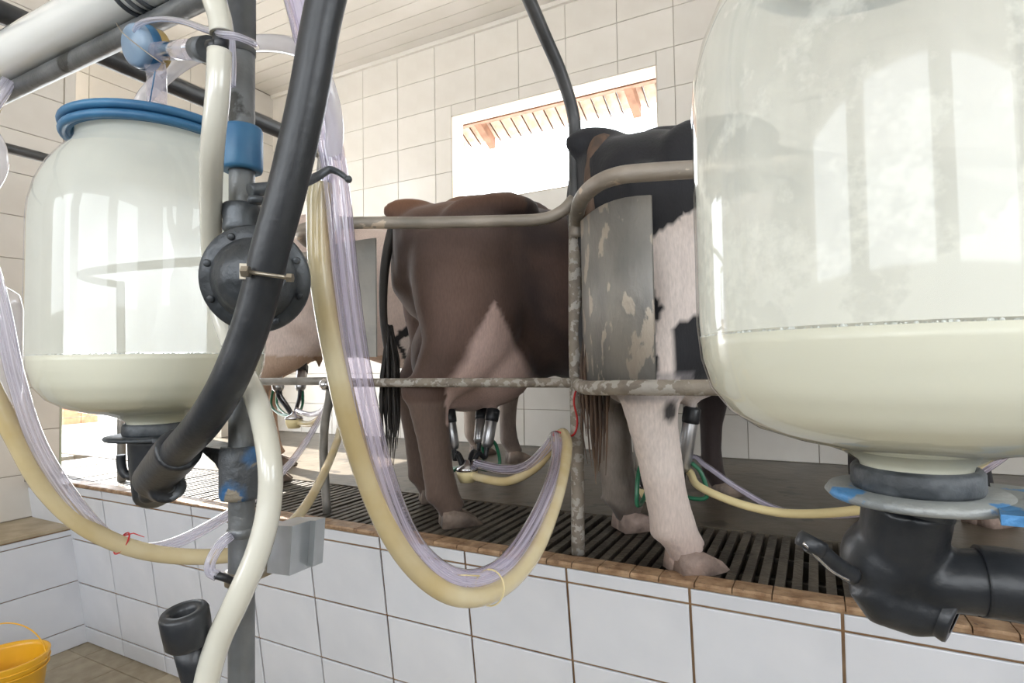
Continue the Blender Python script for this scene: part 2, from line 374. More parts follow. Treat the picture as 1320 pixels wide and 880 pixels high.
# right and front walls
mb = MB(); B(mb, XR, XR + .2, YF, YB, -1.7, .3); B(mb, XR, XR + .2, YF, YB, 2.1, ZC); B(mb, XR, XR + .2, 1.7, YB, .3, 2.1); B(mb, XR, XR + .2, YF, -1.6, .3, 2.1)
struct('wall_right', mb, M['tile'])
mb = MB(); FW = [(-4.2, -2.2), (-1.6, .4), (1.0, 3.0)]
B(mb, XN - .8, XR + .2, YF - .2, YF, -1.7, .25); B(mb, XN - .8, XR + .2, YF - .2, YF, 2.05, ZC)
xs_ = [XN - .25] + [v for p in FW for v in p] + [XR + .2]
for k in range(0, len(xs_), 2): B(mb, xs_[k], xs_[k + 1], YF - .2, YF, .25, 2.05)
struct('wall_front', mb, M['tile'])
# ceiling boards
mb = MB(); B(mb, XL - .3, XR + .3, YF - .3, YB + .25, ZC + .025, ZC + .12); ce = struct('ceiling', mb, M['gap'])
y = YF; bm_ = None
while y < YB - .02:
    wd = min(.137, YB - y - .004)
    k = MB(); B(k, XL, XR, y + .002, y + wd, ZC + .008, ZC + .026); obj('board', k, M['ceil'], ce); y += .14
k = MB(); B(k, XL, XR, YB - .035, YB - .008, ZC - .03, ZC + .006); struct('trim_2', k, M['ceil'])
# raised standing: slab, trench, kerb
mb = MB(); B(mb, -5.3, XR, 2.34, YB, ZP - .9, ZP); B(mb, -5.3, XR, 1.90, 2.34, ZP - .98, ZP - .16); B(mb, -5.3, XR, 1.80, 2.34, ZP - .24, ZP - .16)
pf = struct('floor_standing', mb, M['conc'])
mb = MB(); B(mb, XL, XR, 1.793, 2.337, ZP - .16, ZP - .15); obj('trench_bottom', mb, M['trench'], pf)
mb = MB(); B(mb, -5.3, XR, YF, -1.3, ZP - .93, ZP); struct('floor_opposite', mb, M['conc'])
# leaning pit wall
A_ = .136
top = -.655
def slant(x, z, off=0.): return V(x, 1.722 + A_ * (-.69 - z) + off, z)
mb = MB(); x0, x1 = -4.6, XR
zb = -1.6
q = [slant(x0, top, .006), slant(x1, top, .006), slant(x1, zb, .006), slant(x0, zb, .006), V(x0, 1.79, top), V(x1, 1.79, top), V(x1, 2.1, zb), V(x0, 2.1, zb)]
mb.add(q, [(0, 3, 2, 1), (4, 5, 6, 7), (0, 1, 5, 4), (0, 4, 7, 3), (1, 2, 6, 5)])
pw = struct('wall_pit', mb, M['rust'])
Us = X_; Vs = (slant(0, top) - slant(0, zb)).normalized(); L_ = (slant(0, top) - slant(0, zb)).length
k_ = L_ / (top - zb)
rows = [-1.58, -1.482, -1.222, -.965, -.704, top]
colsx = [-4.20, -3.775] + [-3.39 + .3815 * i for i in range(0, 18)]
tiles(pw, slant(0, zb, .0), Us, Vs, [c for c in colsx if c < 3.4], [(r - zb) * k_ for r in rows], [(-4.3, -3.775, -1, (-.93 - zb) * k_), (-5, -3.74, (-.685 - zb) * k_, 9)], M['pit'], gap=.008)
# edging on the lip of the pit
k = MB()
xe = -3.72; 
while xe < 3.3:
    wd = random.choice((.085, .085, .10, .17)); k = MB(); h = random.uniform(-.001, .001)
    k.add([V(xe + .0015, 1.712, -.655), V(xe + wd, 1.712, -.655), V(xe + wd, 1.79, -.655), V(xe + .0015, 1.79, -.655),
           V(xe + .0015, 1.716, -.639 + h), V(xe + wd, 1.716, -.639 + h), V(xe + wd, 1.79, -.642 + h), V(xe + .0015, 1.79, -.642 + h),
           V(xe + .0015, 1.710, -.645 + h), V(xe + wd, 1.710, -.645 + h)],
          [(0, 3, 2, 1), (4, 5, 6, 7), (0, 1, 9, 8), (8, 9, 5, 4), (3, 7, 6, 2), (0, 8, 4, 7, 3), (1, 2, 6, 5, 9)])
    obj('edging_tile', k, M['edge'], pw); xe += wd + .0015
k = MB(); B(k, -4.6, -3.725, 1.70, 1.79, -.67, -.646); obj('edging_end', k, M['conc'], pw, label='dark worn end of the pit lip')
# end bench in the pit (tiled step)
mb = MB(); B(mb, -4.6, -3.777, -2.2, 1.95, -1.6, -.905)
en = struct('wall_bench', mb, M['rust'])
tiles(en, V(-3.77, -2.2, 0), Y_, Z_, [u + 2.2 for u in (-1.9, -1.5, -1.1, -.7, -.3, .1, .5, .9, 1.38, 1.86)], [-1.58, -1.47, -1.21, -.945, -.912], [], M['pit'], gap=.0045)
mb = MB(); B(mb, -4.598, -3.757, -2.2, 1.765, -.905, -.888); obj('bench_top', mb, M['benchtop'], en)
# pit floor
mb = MB(); B(mb, -4.6, XR, -1.5, 2.0, -1.7, -1.589); fl = struct('floor', mb, M['grout'])
tiles(fl, V(0, 0, -1.587), X_, Y_, [-3.9 + .3 * i for i in range(0, 16)], [-.66 + .3 * i for i in range(0, 10)], [], M['floor'], gap=.004)
mb = MB(); B(mb, -4.6, XR, -1.5, -1.3, -1.7, ZP); struct('wall_pit_opposite', mb, M['pit'])
# yard
mb = MB()
B(mb, -40, XL - .2, -30, 40, ZP - .08, ZP - .012); B(mb, XL - .2, 30, YB + .16, 40, ZP - .2, ZP - .15); B(mb, XL - .2, 30, -30, YF - .2, ZP - .2, ZP - .15)
struct('ground', mb, M['slab'])

portal('window_light', V((WX0 + WX1) / 2, YB + .18, (WZ0 + WZ1) / 2), (WX1 - WX0, WZ1 - WZ0), (0, -1, 0))
portal('doorway_light', V(XL - .22, (JY + DY1) / 2, (DZ + ZP) / 2), (DY1 - JY, DZ - ZP), (1, 0, 0))
for a, b in FW: portal('front_window_light', V((a + b) / 2, YF - .22, 1.15), (b - a, 1.8), (0, 1, 0))
portal('side_window_light', V(XR + .22, .05, 1.2), (3.3, 1.8), (-1, 0, 0))

# floor grates over the trench: one grate each 0.52 m
for (g0, g1, lb) in ((-4.74, -3.27, 'slatted floor grate at the far left by the bright doorway'), (-3.26, -1.97, 'slatted floor grate seen between the left jar and the first leaning post'), (-1.96, -.80, 'slatted floor grate under the brown cow, left of the flaking post'),
                     (-.79, .44, 'slatted floor grate under the white hind leg, right of the flaking post'), (.45, 2.6, 'slatted floor grate at the far right behind the right valve')):
    sp = .0435; nb = int((g1 - g0) / sp)
    g = thing('floor_grate', V((g0 + g1) / 2, 2.06, ZP - .04), lb, 'grate', 'floor grates over the trench')
    for i in range(nb):
        k = MB(); xx = g0 + (i + .5) * (g1 - g0) / nb; j = random.uniform(-.001, .001); sk = random.uniform(-.002, .002)
        z0_, z1_ = ZP - .035, ZP - .004 + j
        k.add([V(xx - .012 + sk, 1.792, z0_), V(xx + .012 + sk, 1.792, z0_), V(xx + .012, 2.338, z0_), V(xx - .012, 2.338, z0_), V(xx - .013 + sk, 1.792, z1_), V(xx + .013 + sk, 1.792, z1_), V(xx + .013, 2.338, z1_), V(xx - .013, 2.338, z1_)],
              [(0, 3, 2, 1), (4, 5, 6, 7), (0, 1, 5, 4), (1, 2, 6, 5), (2, 3, 7, 6), (3, 0, 4, 7)]); obj('bar', k, M['bar'], g)
    for yy in (1.96, 2.16):
        k = MB(); B(k, g0, g1 - .004, yy, yy + .015, ZP - .05, ZP - .034); obj('cross_bar', k, M['bar'], g)

# ------------------------------------------------------------------ outside
rt = thing('tiled_eave', V(-1.8, 4.9, 2.2), 'clay tiled eave hanging over the window outside', 'roof')
for i in range(34):
    xx = -3.7 + i * .115; k = MB(); pr = []
    for e, (yy, zz) in enumerate(((4.18, 2.64), (5.02, 2.245))):
        for a in range(7):
            t = math.pi * a / 6; pr.append(V(xx - .057 * math.cos(t), yy, zz + .045 * math.sin(t) - .02))
    for e, (yy, zz) in enumerate(((4.18, 2.628), (5.02, 2.233))):
        for a in range(7):
            t = math.pi * a / 6; pr.append(V(xx - .050 * math.cos(t), yy, zz + .045 * math.sin(t) - .02))
    k.add(pr, [(a, a + 7, a + 8, a + 1) for a in range(6)] + [(14 + a, 15 + a, 22 + a, 21 + a) for a in range(6)] + [(7 + a, 21 + a, 22 + a, 8 + a) for a in range(6)], True)
    obj('roof_tile', k, M['clay'], rt)
k = MB(); B(k, -3.7, .3, 4.62, 4.68, 2.27, 2.37); obj('purlin', k, M['wood'], rt)
for xx in (-2.82, -1.35, .1):
    k = MB(); k.add([V(xx, 4.17, 2.50), V(xx + .07, 4.17, 2.50), V(xx + .07, 4.95, 2.13), V(xx, 4.95, 2.13), V(xx, 4.17, 2.60), V(xx + .07, 4.17, 2.60), V(xx + .07, 4.95, 2.23), V(xx, 4.95, 2.23)],
        [(0, 3, 2, 1), (4, 5, 6, 7), (0, 1, 5, 4), (1, 2, 6, 5), (2, 3, 7, 6), (3, 0, 4, 7)]); obj('rafter', k, M['wood'], rt)
pl = thing('brick_pillar', V(-8.0, 3.72, ZP), 'red brick pillar standing in the yard beyond the left opening', 'pillar')
for r_ in range(9):
    for c_ in range(2):
        k = MB(); yy = 3.55 + c_ * .19; B(k, -8.15, -7.85, yy, yy + .183, ZP + r_ * .085 - .012, ZP + r_ * .085 + .066); obj('brick', k, M['brick'], pl)
k = MB(); B(k, -8.14, -7.86, 3.555, 3.92, ZP - .012, ZP + .765); obj('mortar', k, M['slab'], pl)
k = MB(); B(k, -6.15, -5.95, 4.35, 4.5, ZP - .012, ZP + 1.2); tag(obj('timber_post', k, M['brick']), 'tan timber post in the yard behind the jar and pole', 'post')

# ------------------------------------------------------------------ stall railing
HR, MR = .48, -.075
def pipe(parent, name, pts, r, m, n=6, label=None): return obj(name, hose(pts, r, 14, n), m, parent, label)
def stall(px_, label, full=True, ZT=HR, name='stall_frame'):
    s = thing(name, V(px_, 1.84, ZP), label, 'railing', 'stall frames along the lip'); return s
s3 = stall(-.72, 'stall frame before the black and white cow, with scraped panel and tall bent pipe')
pipe(s3, 'post', [V(-.725, 1.835, -.65), V(-.722, 1.84, -.3), V(-.722, 1.84, .1), V(-.712, 1.84, .55)], .0225, M['scab'], label='flaking whitish post')
pipe(s3, 'riser', [V(-.712, 1.84, .5), V(-.71, 1.84, .72), V(-.71, 1.835, .84), V(-.725, 1.77, .96), V(-.75, 1.66, 1.08), V(-.80, 1.35, 1.36), V(-.84, 1.12, 1.56)], .0215, M['darkpipe'], label='dark riser pipe bending overhead')
pipe(s3, 'top_rail', [V(-.70, 1.82, .42), V(-.69, 1.80, .47), V(-.64, 1.68, HR), V(-.56, 1.54, HR), V(-.46, 1.45, HR), V(-.34, 1.465, HR), V(0, 1.60, HR), V(.35, 1.75, HR), V(.46, 1.82, HR)], .0235, M['rail'])
pipe(s3, 'middle_rail', [V(-.71, 1.82, MR), V(-.66, 1.72, MR - .005), V(-.58, 1.60, MR - .005), V(-.45, 1.53, MR), V(-.25, 1.56, MR), V(.1, 1.68, MR), V(.46, 1.82, MR)], .0215, M['scab'])
pp = []
for i in range(9):
    t = i / 8
    pp.append((-.655 + .27 * t, 1.735 - .19 * math.sin(t * math.pi * .62)))
k = MB(); vs = [V(x, y, z) for z in (HR - .03, MR + .0) for (x, y) in pp] + [V(x + .004, y + .006, z) for z in (HR - .03, MR) for (x, y) in pp]
fs = [(i, i + 1, 10 + i, 9 + i) for i in range(8)] + [(18 + i, 27 + i, 28 + i, 19 + i) for i in range(8)] + [(0, 9, 27, 18), (8, 26, 35, 17)] + [(i, 18 + i, 19 + i, i + 1) for i in range(8)] + [(9 + i, 10 + i, 28 + i, 27 + i) for i in range(8)]
k.add(vs, fs, True); obj('rump_panel', k, M['panel'], s3, 'scraped grey metal panel with flaked paint')
s2 = stall(-1.92, 'stall frame before the brown cow, with a bright round end cap')
pipe(s2, 'post', [V(-1.91, 1.87, -.65), V(-1.92, 1.86, -.40), V(-1.90, 1.85, -.25), V(-1.86, 1.84, -.12), V(-1.85, 1.84, .1), V(-1.85, 1.84, .5), V(-1.85, 1.80, .86), V(-1.82, 1.66, .905)], .019, M['galv'])
pipe(s2, 'top_rail', [V(-1.84, 1.80, HR), V(-1.74, 1.60, HR), V(-1.6, 1.45, HR), V(-1.40, 1.46, HR), V(-1.16, 1.596, HR), V(-.95, 1.70, HR), V(-.81, 1.775, HR + .005), V(-.745, 1.80, HR + .03), V(-.71, 1.82, HR + .07)], .0205, M['rail'])
pipe(s2, 'middle_rail', [V(-1.87, 1.81, MR), V(-1.6, 1.78, MR), V(-1.2, 1.81, MR), V(-.9, 1.83, MR), V(-.73, 1.835, MR)], .0175, M['scab'])
obj('rail_knob', MB().ball(V(-1.85, 1.80, MR - .01), .024), M['steel'], s2, 'bright round end cap')
pp = [(-1.845 + .3 * i / 6, 1.66 + .0 * i) for i in range(7)]
k = MB(); B(k, -1.62, -1.405, 1.615, 1.621, MR + .10, HR - .02); obj('rump_panel', k, M['panel2'], s2, 'plain grey metal panel')
s1 = stall(-3.54, 'stall frame at far left in front of the pale cow')
pipe(s1, 'post', [V(-3.54, 1.895, -.65), V(-3.54, 1.89, -.2), V(-3.54, 1.88, .5)], .022, M['galv'])
pipe(s1, 'top_rail', [V(-3.54, 1.86, HR), V(-3.3, 1.6, HR - .02), V(-3.0, 1.45, HR - .03), V(-2.5, 1.55, HR - .02), V(-2.0, 1.75, HR - .01), V(-1.86, 1.84, HR - .02)], .02, M['rail'])
pipe(s1, 'middle_rail', [V(-3.54, 1.86, MR), V(-3.0, 1.82, MR), V(-2.4, 1.82, MR), V(-1.87, 1.83, MR + .004)], .0175, M['galv'])
s4 = stall(.49, 'stall frame at far right, partly hidden by the big jar')
pipe(s4, 'post', [V(.49, 1.84, -.65), V(.49, 1.84, 0), V(.49, 1.84, .9)], .024, M['scab'])
pipe(s4, 'top_rail', [V(.5, 1.81, HR), V(.6, 1.6, HR), V(.75, 1.46, HR), V(1.2, 1.55, HR), V(1.66, 1.80, HR)], .0235, M['rail'])
pipe(s4, 'middle_rail', [V(.5, 1.82, MR), V(.7, 1.6, MR), V(1.1, 1.6, MR), V(1.66, 1.82, MR)], .0215, M['scab'])
# overhead pipes across the pit
o = obj('overhead_pipe', MB().tube([V(-1.8, -1.2, .905), V(-1.8, 1.66, .905)], .029, 18), M['darkpipe']); tag(o, 'dark steel pipe crossing overhead above the left jar, sloping down to the right', 'pipe')
o = obj('overhead_pipe', MB().tube([V(-3.4, -1.2, 1.062), V(-3.4, 2.0, 1.062)], .024, 18), M['darkpipe']); tag(o, 'thin dark pipe seen left of the left jar, below the thicker one', 'pipe')

# ------------------------------------------------------------------ cows
def add_ell(mb, c, r, R=None): mb.ball(c, 1, 20, 12, r, R)
def loft(mb, secs, seg=24):
    """secs: (centre, half width, half height up, half height down, direction)"""
    vs = []
    for (c, hw, hu, hd, tilt) in secs:
        for k in range(seg):
            a = 2 * math.pi * k / seg; ca, sa = math.cos(a), math.sin(a)
            yy = hw * math.copysign(abs(ca) ** .85, ca); zz = (hu if sa > 0 else hd) * math.copysign(abs(sa) ** .85, sa)
            vs.append(Vector(c) + Vector((zz * math.sin(tilt), yy, zz * math.cos(tilt))))
    n = len(secs)
    fs = [(i * seg + k, i * seg + (k + 1) % seg, (i + 1) * seg + (k + 1) % seg, (i + 1) * seg + k) for i in range(n - 1) for k in range(seg)]
    fs += [tuple(range(seg))[::-1], tuple((n - 1) * seg + k for k in range(seg))]
    mb.add(vs, fs, True)
def sect(mb, pts, seg=16):
    """limb: (point, radius along x, radius along y)"""
    P_ = [Vector(p[0]) for p in pts]; vs = []
    for i, (p, rx, ry) in enumerate(pts):
        d = (P_[min(i + 1, len(P_) - 1)] - P_[max(0, i - 1)]).normalized()
        v = Vector((0, 1, 0)); u = v.cross(d).normalized(); v = d.cross(u)
        for k in range(seg):
            a = 2 * math.pi * k / seg; vs.append(Vector(p) + u * rx * math.cos(a) + v * ry * math.sin(a))
    n = len(pts)
    fs = [(i * seg + k, i * seg + (k + 1) % seg, (i + 1) * seg + (k + 1) % seg, (i + 1) * seg + k) for i in range(n - 1) for k in range(seg)]
    fs += [tuple(range(seg))[::-1], tuple((n - 1) * seg + k for k in range(seg))]
    mb.add(vs, fs, True)
def remesh(mb, vox, smooth=6):
    me = mb.mesh('tmp', None); o = bpy.data.objects.new('tmp', me); COL.objects.link(o)
    m = o.modifiers.new('r', 'REMESH'); m.mode = 'VOXEL'; m.voxel_size = vox; m.use_smooth_shade = True
    s = o.modifiers.new('s', 'SMOOTH'); s.factor = .5; s.iterations = smooth
    dg = bpy.context.evaluated_depsgraph_get(); e = bpy.data.meshes.new_from_object(o.evaluated_get(dg))
    bpy.data.objects.remove(o); bpy.data.meshes.remove(me)
    return e
def lerp(a, b, t): t = max(0, min(1, t)); return tuple(a[i] + (b[i] - a[i]) * t for i in range(3))

def cow(base, th, sc, label, colfn, hooves, far_back=0., hind_fwd=.0, tailmat='tail', tailpts=None, udder=1.0, udz=0., udx=0., name='cow'):
    """local: x forward, y left, z up; camera sees the right side (y < 0)"""
    root = thing(name, base, label, 'cow', 'cows standing at the milking rails')
    mb = MB()
    loft(mb, [((-.03, 0, 1.13), .10, .14, .16, 0), ((.05, 0, 1.12), .19, .20, .26, 0), ((.2, 0, 1.10), .245, .26, .33, 0), ((.4, 0, 1.06), .27, .31, .36, 0),
              ((.55, 0, 1.04), .27, .325, .40, 0), ((.75, 0, 1.02), .31, .31, .45, 0), ((1.0, 0, 1.0), .36, .31, .49, 0), ((1.25, 0, 1.0), .34, .32, .46, 0),
              ((1.45, 0, 1.0), .27, .34, .42, 0), ((1.62, 0, 1.02), .20, .30, .34, 0), ((1.74, 0, 1.05), .13, .24, .26, 0)], 32)
    for sy in (1, -1):     # hook and pin bones, spine
        add_ell(mb, (.42, .20 * sy, 1.305), (.16, .085, .06)); add_ell(mb, (.43, .225 * sy, 1.325), (.07, .045, .04)); add_ell(mb, (.07, .12 * sy, 1.17), (.085, .06, .09))
        add_ell(mb, (.30, .20 * sy, 1.10), (.20, .09, .25))
    add_ell(mb, (.06, 0, 1.31), (.13, .05, .065)); add_ell(mb, (.45, 0, 1.365), (.25, .06, .05)); add_ell(mb, (1.0, 0, 1.33), (.4, .05, .05)); add_ell(mb, (1.5, 0, 1.36), (.18, .06, .09))
    for sy, bk in ((-1, 0.), (1, far_back)):     # hind legs
        f = hind_fwd if sy < 0 else 0.; s = -sy
        sect(mb, [((.27, .16 * sy, 1.18), .24, .10), ((.27, .18 * sy, 1.0), .25, .125), ((.27, .19 * sy, .86), .235, .125), ((.25 - bk * .2, .195 * sy, .74), .21, .115), ((.19 - bk * .5, .20 * sy, .65), .155, .095),
                  ((.12 - bk * .8, .21 * sy, .57), .108, .075), ((.085 - bk, .215 * sy, .50), .092, .066), ((.09 - bk + f * .15, .215 * sy, .43), .076, .058), ((.10 - bk + f * .35, .215 * sy, .34), .068, .055),
                  ((.11 - bk + f * .6, .215 * sy, .22), .064, .051), ((.12 - bk + f * .8, .215 * sy, .14), .068, .057), ((.145 - bk + f, .215 * sy, .085), .056, .05), ((.165 - bk + f, .215 * sy, .05), .060, .053)])
        add_ell(mb, (.02 - bk, .215 * sy, .54), (.045, .034, .06))
        for dd in (-.02, .02): add_ell(mb, (.07 - bk + f * .8, (.215 * sy) + dd, .115), (.022, .014, .024))
    for sy, bk in ((-1, .05), (1, -.08)):      # fore legs
        x = 1.38 + bk
        sect(mb, [((1.42, .20 * sy, 1.05), .16, .10), ((1.42, .22 * sy, .86), .14, .10), ((x + .02, .20 * sy, .70), .095, .075), ((x, .19 * sy, .55), .075, .065), ((x + .01, .185 * sy, .42), .072, .06),
                  ((x + .005, .18 * sy, .34), .056, .048), ((x, .18 * sy, .22), .05, .043), ((x + .005, .18 * sy, .13), .055, .05), ((x + .03, .18 * sy, .08), .044, .04), ((x + .05, .18 * sy, .045), .05, .046)])
    # neck and head
    sect(mb, [((1.55, 0, 1.10), .26, .17), ((1.75, 0, 1.12), .22, .13), ((1.95, 0, 1.15), .165, .105), ((2.12, 0, 1.18), .13, .095)])
    sect(mb, [((2.06, 0, 1.26), .10, .09), ((2.16, 0, 1.18), .125, .105), ((2.28, 0, 1.08), .105, .095), ((2.40, 0, .97), .075, .07), ((2.50, 0, .88), .068, .07), ((2.54, 0, .845), .05, .055)])
    for sy in (1, -1):
        sect(mb, [((2.08, .08 * sy, 1.24), .03, .02), ((2.06, .15 * sy, 1.25), .045, .018), ((2.04, .23 * sy, 1.22), .035, .014), ((2.03, .27 * sy, 1.19), .012, .008)])
    # udder
    ud = udder
    add_ell(mb, (.40 + udx, -.02, .70 + udz), (.24 * ud, .20, .25 * ud)); add_ell(mb, (.50 + udx, -.05, .68 + udz), (.22 * ud, .20, .21 * ud)); add_ell(mb, (.64 + udx * .6, -.02, .74 + udz * .5), (.28, .16, .17))
    for (tx, ty) in ((.31, -.11), (.31, .07), (.50, -.11), (.50, .07)):
        sect(mb, [((tx + udx, ty, .56 + udz), .04, .04), ((tx + udx, ty, .49 + udz), .022, .022), ((tx + udx, ty, .43 + udz), .013, .013)])
    e = remesh(mb, .016, 5)
    R = Matrix.Rotation(th, 4, 'Z')
    e.transform(Matrix.Scale(1, 4))
    ca = e.color_attributes.new('coat', 'FLOAT_COLOR', 'POINT')
    for i, v in enumerate(e.vertices):
        n1 = noise.fractal(v.co * 2.3 + Vector((3, 1, 7)), 1.0, 2.0, 4); c = colfn(v.co, n1)
        ca.data[i].color = (c[0], c[1], c[2], 1)
    e.materials.append(M['hide']); e.transform(R @ Matrix.Scale(sc, 4))
    b = bpy.data.objects.new('body', e); COL.objects.link(b); b.parent = root
    T = lambda p: R.to_3x3() @ (Vector(p) * sc)
    # hooves: two claws each
    spots = [(.165 + hind_fwd, -.215), (.165 - far_back, .215), (1.48, -.18), (1.35, .18)]
    for q, (hx, hy) in enumerate(spots):
        k = MB()
        for dd in (-.027, .027):
            k2 = [(-.055, .028, .060), (-.01, .035, .068), (.045, .033, .052), (.090, .022, .030), (.112, .009, .013)]
            vs = []
            for (x, hw, h) in k2:
                vs += [T((hx + x, hy + dd - hw, 0)), T((hx + x, hy + dd + hw, 0)), T((hx + x * .9, hy + dd + hw * .72, h)), T((hx + x * .9, hy + dd - hw * .72, h))]
            fs = [(i * 4 + j, i * 4 + (j + 1) % 4, i * 4 + 4 + (j + 1) % 4, i * 4 + 4 + j) for i in range(4) for j in range(4)] + [(0, 3, 2, 1), (16, 17, 18, 19)]
            k.add([v + Vector(base) for v in vs], fs, True)
        obj('hoof', k, M[hooves], root)
    for sy in (1, -1): obj('eye', MB().ball(Vector(base) + T((2.22, .098 * sy, 1.17)), .019 * sc, 10, 6), M['eye'], root)
    # tail with switch
    tp = tailpts or [(.07, 0, 1.335), (.01, 0, 1.30), (-.03, 0, 1.22), (-.062, 0, 1.06), (-.07, -.01, .86), (-.05, -.02, .66)]
    tp = [Vector(base) + T(p) for p in tp]
    tl = obj('tail', MB().tube(spl(tp, 5), [.030 * sc - .016 * sc * i / (5 * (len(tp) - 1)) for i in range(5 * (len(tp) - 1) + 1)], 10), M[tailmat], root)
    k = MB(); e0 = tp[-1] + Vector((0, 0, .06))
    for i in range(46):
        a = random.uniform(0, 6.28); r = random.uniform(0, .03); ln = random.uniform(.28, .52)
        a0 = e0 + Vector((math.cos(a) * r * .5, math.sin(a) * r * .5, random.uniform(-.05, .1)))
        k.tube([a0, a0 + Vector((math.cos(a) * r, math.sin(a) * r, -ln * .4)), a0 + Vector((math.cos(a) * r * 1.1 + random.uniform(-.01, .01), math.sin(a) * r, -ln * .75)), a0 + Vector((math.cos(a) * r * .6, math.sin(a) * r * .6, -ln))], [.006, .006, .004, .001], 4, False)
    sw = obj('tail_switch', k, M[tailmat], root, kind='stuff')
    return root
M['hide'] = vcol('cow_hide')
BR = (.085, .048, .035); BRD = (.035, .022, .02); BRL = (.20, .125, .10); PINK = (.58, .42, .37); RED = (.20, .09, .045)
def col_brown(p, n):
    c = lerp(BRD, BR, .5 + n * 1.2)
    if p.z > 1.25 and p.x < .5: c = lerp(c, RED, (p.z - 1.25) * 8 * (1 - p.x))
    # paler thigh and flank
    d = math.hypot((p.x - .22) / .25, (p.z - .88) / .38); c = lerp(BRL, c, d + n * .5)
    d = math.hypot((p.x - .95) / .35, (p.z - .95) / .25); c = lerp((.19, .11, .085), c, d + n * .6)
    if p.z < .5: c = lerp(c, (.12, .08, .062), 1)
    if p.z < .62 and p.x > 1.0: c = BRD
    u = math.hypot((p.x - .42) / .36, (p.z - .62) / .34)
    u = abs(p.x - .34) / (.004 + max(0, .885 - p.z) * .66)
    if .40 < p.z < .90 and p.x > .15: c = lerp(PINK, c, (u - .85) * 3 + n * .8)
    return c
def col_hol(p, n):
    black = (.010, .010, .013); white = (.72, .63, .585)
    c = black
    if p.y < 0 and p.x < .95:
        LO = ((.40, -9), (.52, -9), (.545, .035), (.665, .045), (.76, .09), (.82, .07), (.91, .03), (.97, .09), (1.02, .165), (1.08, .34), (1.14, .6), (1.2, 9))
        HI = ((.40, 9), (.50, .30), (.53, .14), (.58, .085), (.70, .10), (.735, .16), (.76, .40), (.95, .50), (1.2, .55))
        def pw(T, z):
            for i in range(len(T) - 1):
                if z <= T[i + 1][0]: t = max(0, (z - T[i][0]) / (T[i + 1][0] - T[i][0])); return T[i][1] + (T[i + 1][1] - T[i][1]) * t
            return T[-1][1]
        if p.z > .40 and pw(LO, p.z) + n * .05 < p.x < pw(HI, p.z) + n * .05: c = white
        if p.z <= .54 and not (p.x > .16 + n * .1 and p.z > .47): c = lerp(white, (.42, .31, .27), (.24 - p.z) * 4 + n * .6)
        if .50 < p.z < .58 and n > -.02 and p.x < .2: c = lerp(c, (.25, .23, .24), .6)
        if p.y < -.2: c = lerp((.05, .045, .045), c, (math.hypot(p.x - .12, p.z - .465) - .016 - n * .03) / .012)
    if p.z <= .64 and p.y > 0 and p.x < .8: c = lerp((.11, .085, .07), (.32, .27, .23), n * 2 + .4)
    if p.z < .60 and p.x > 1.0: c = lerp(black, (.05, .04, .035), n + .5)
    return c
def col_pale(p, n):
    c = lerp((.56, .44, .38), (.68, .56, .50), .5 + n)
    if p.x + .35 * n > .76 - .15 * (p.z - 1): c = (.014, .013, .015)
    if p.x > .8 and n > .2: c = (.6, .52, .47)
    if p.x > 1.0 and p.z < .62: return lerp((.17, .13, .11), (.34, .27, .22), .5 + n * 2)
    if p.z > 1.34 and p.x > .55 and n > -.1: c = (.014, .013, .015)
    if p.z < .62 and p.x < .8: c = lerp((.36, .22, .14), (.5, .36, .27), n + .4)
    c = lerp((.34, .22, .16), c, (math.hypot(p.x - .32, (p.z - .74) * 1.3) / .16) + n) if p.y < -.1 and p.x < .6 and p.z > .62 else c
    return c
TH = math.radians(45)
cow((V(-1.585, 1.975, ZP)), TH, 1.0, 'dark brown cow with pinkish white udder, in the middle stall', col_brown, 'hoof', far_back=.0, hind_fwd=.02, udx=-.12, udz=-.02)
cow((V(-.675, 1.845, ZP)), TH, 1.06, 'black and white cow with a white hind leg, behind the scraped metal panel', col_hol, 'phoof', far_back=-.09, hind_fwd=.04, tailmat='btail', udx=-.20, tailpts=[(.07, -.02, 1.32), (.02, -.05, 1.29), (-.01, -.07, 1.2), (-.03, -.09, 1.05), (-.035, -.10, .86), (-.03, -.10, .68)])
cow((V(-3.06, 2.30, ZP)), TH, 1.13, 'pale cow with black forequarters, farthest left behind the round valve', col_pale, 'hoof', udz=.13, udx=-.10)

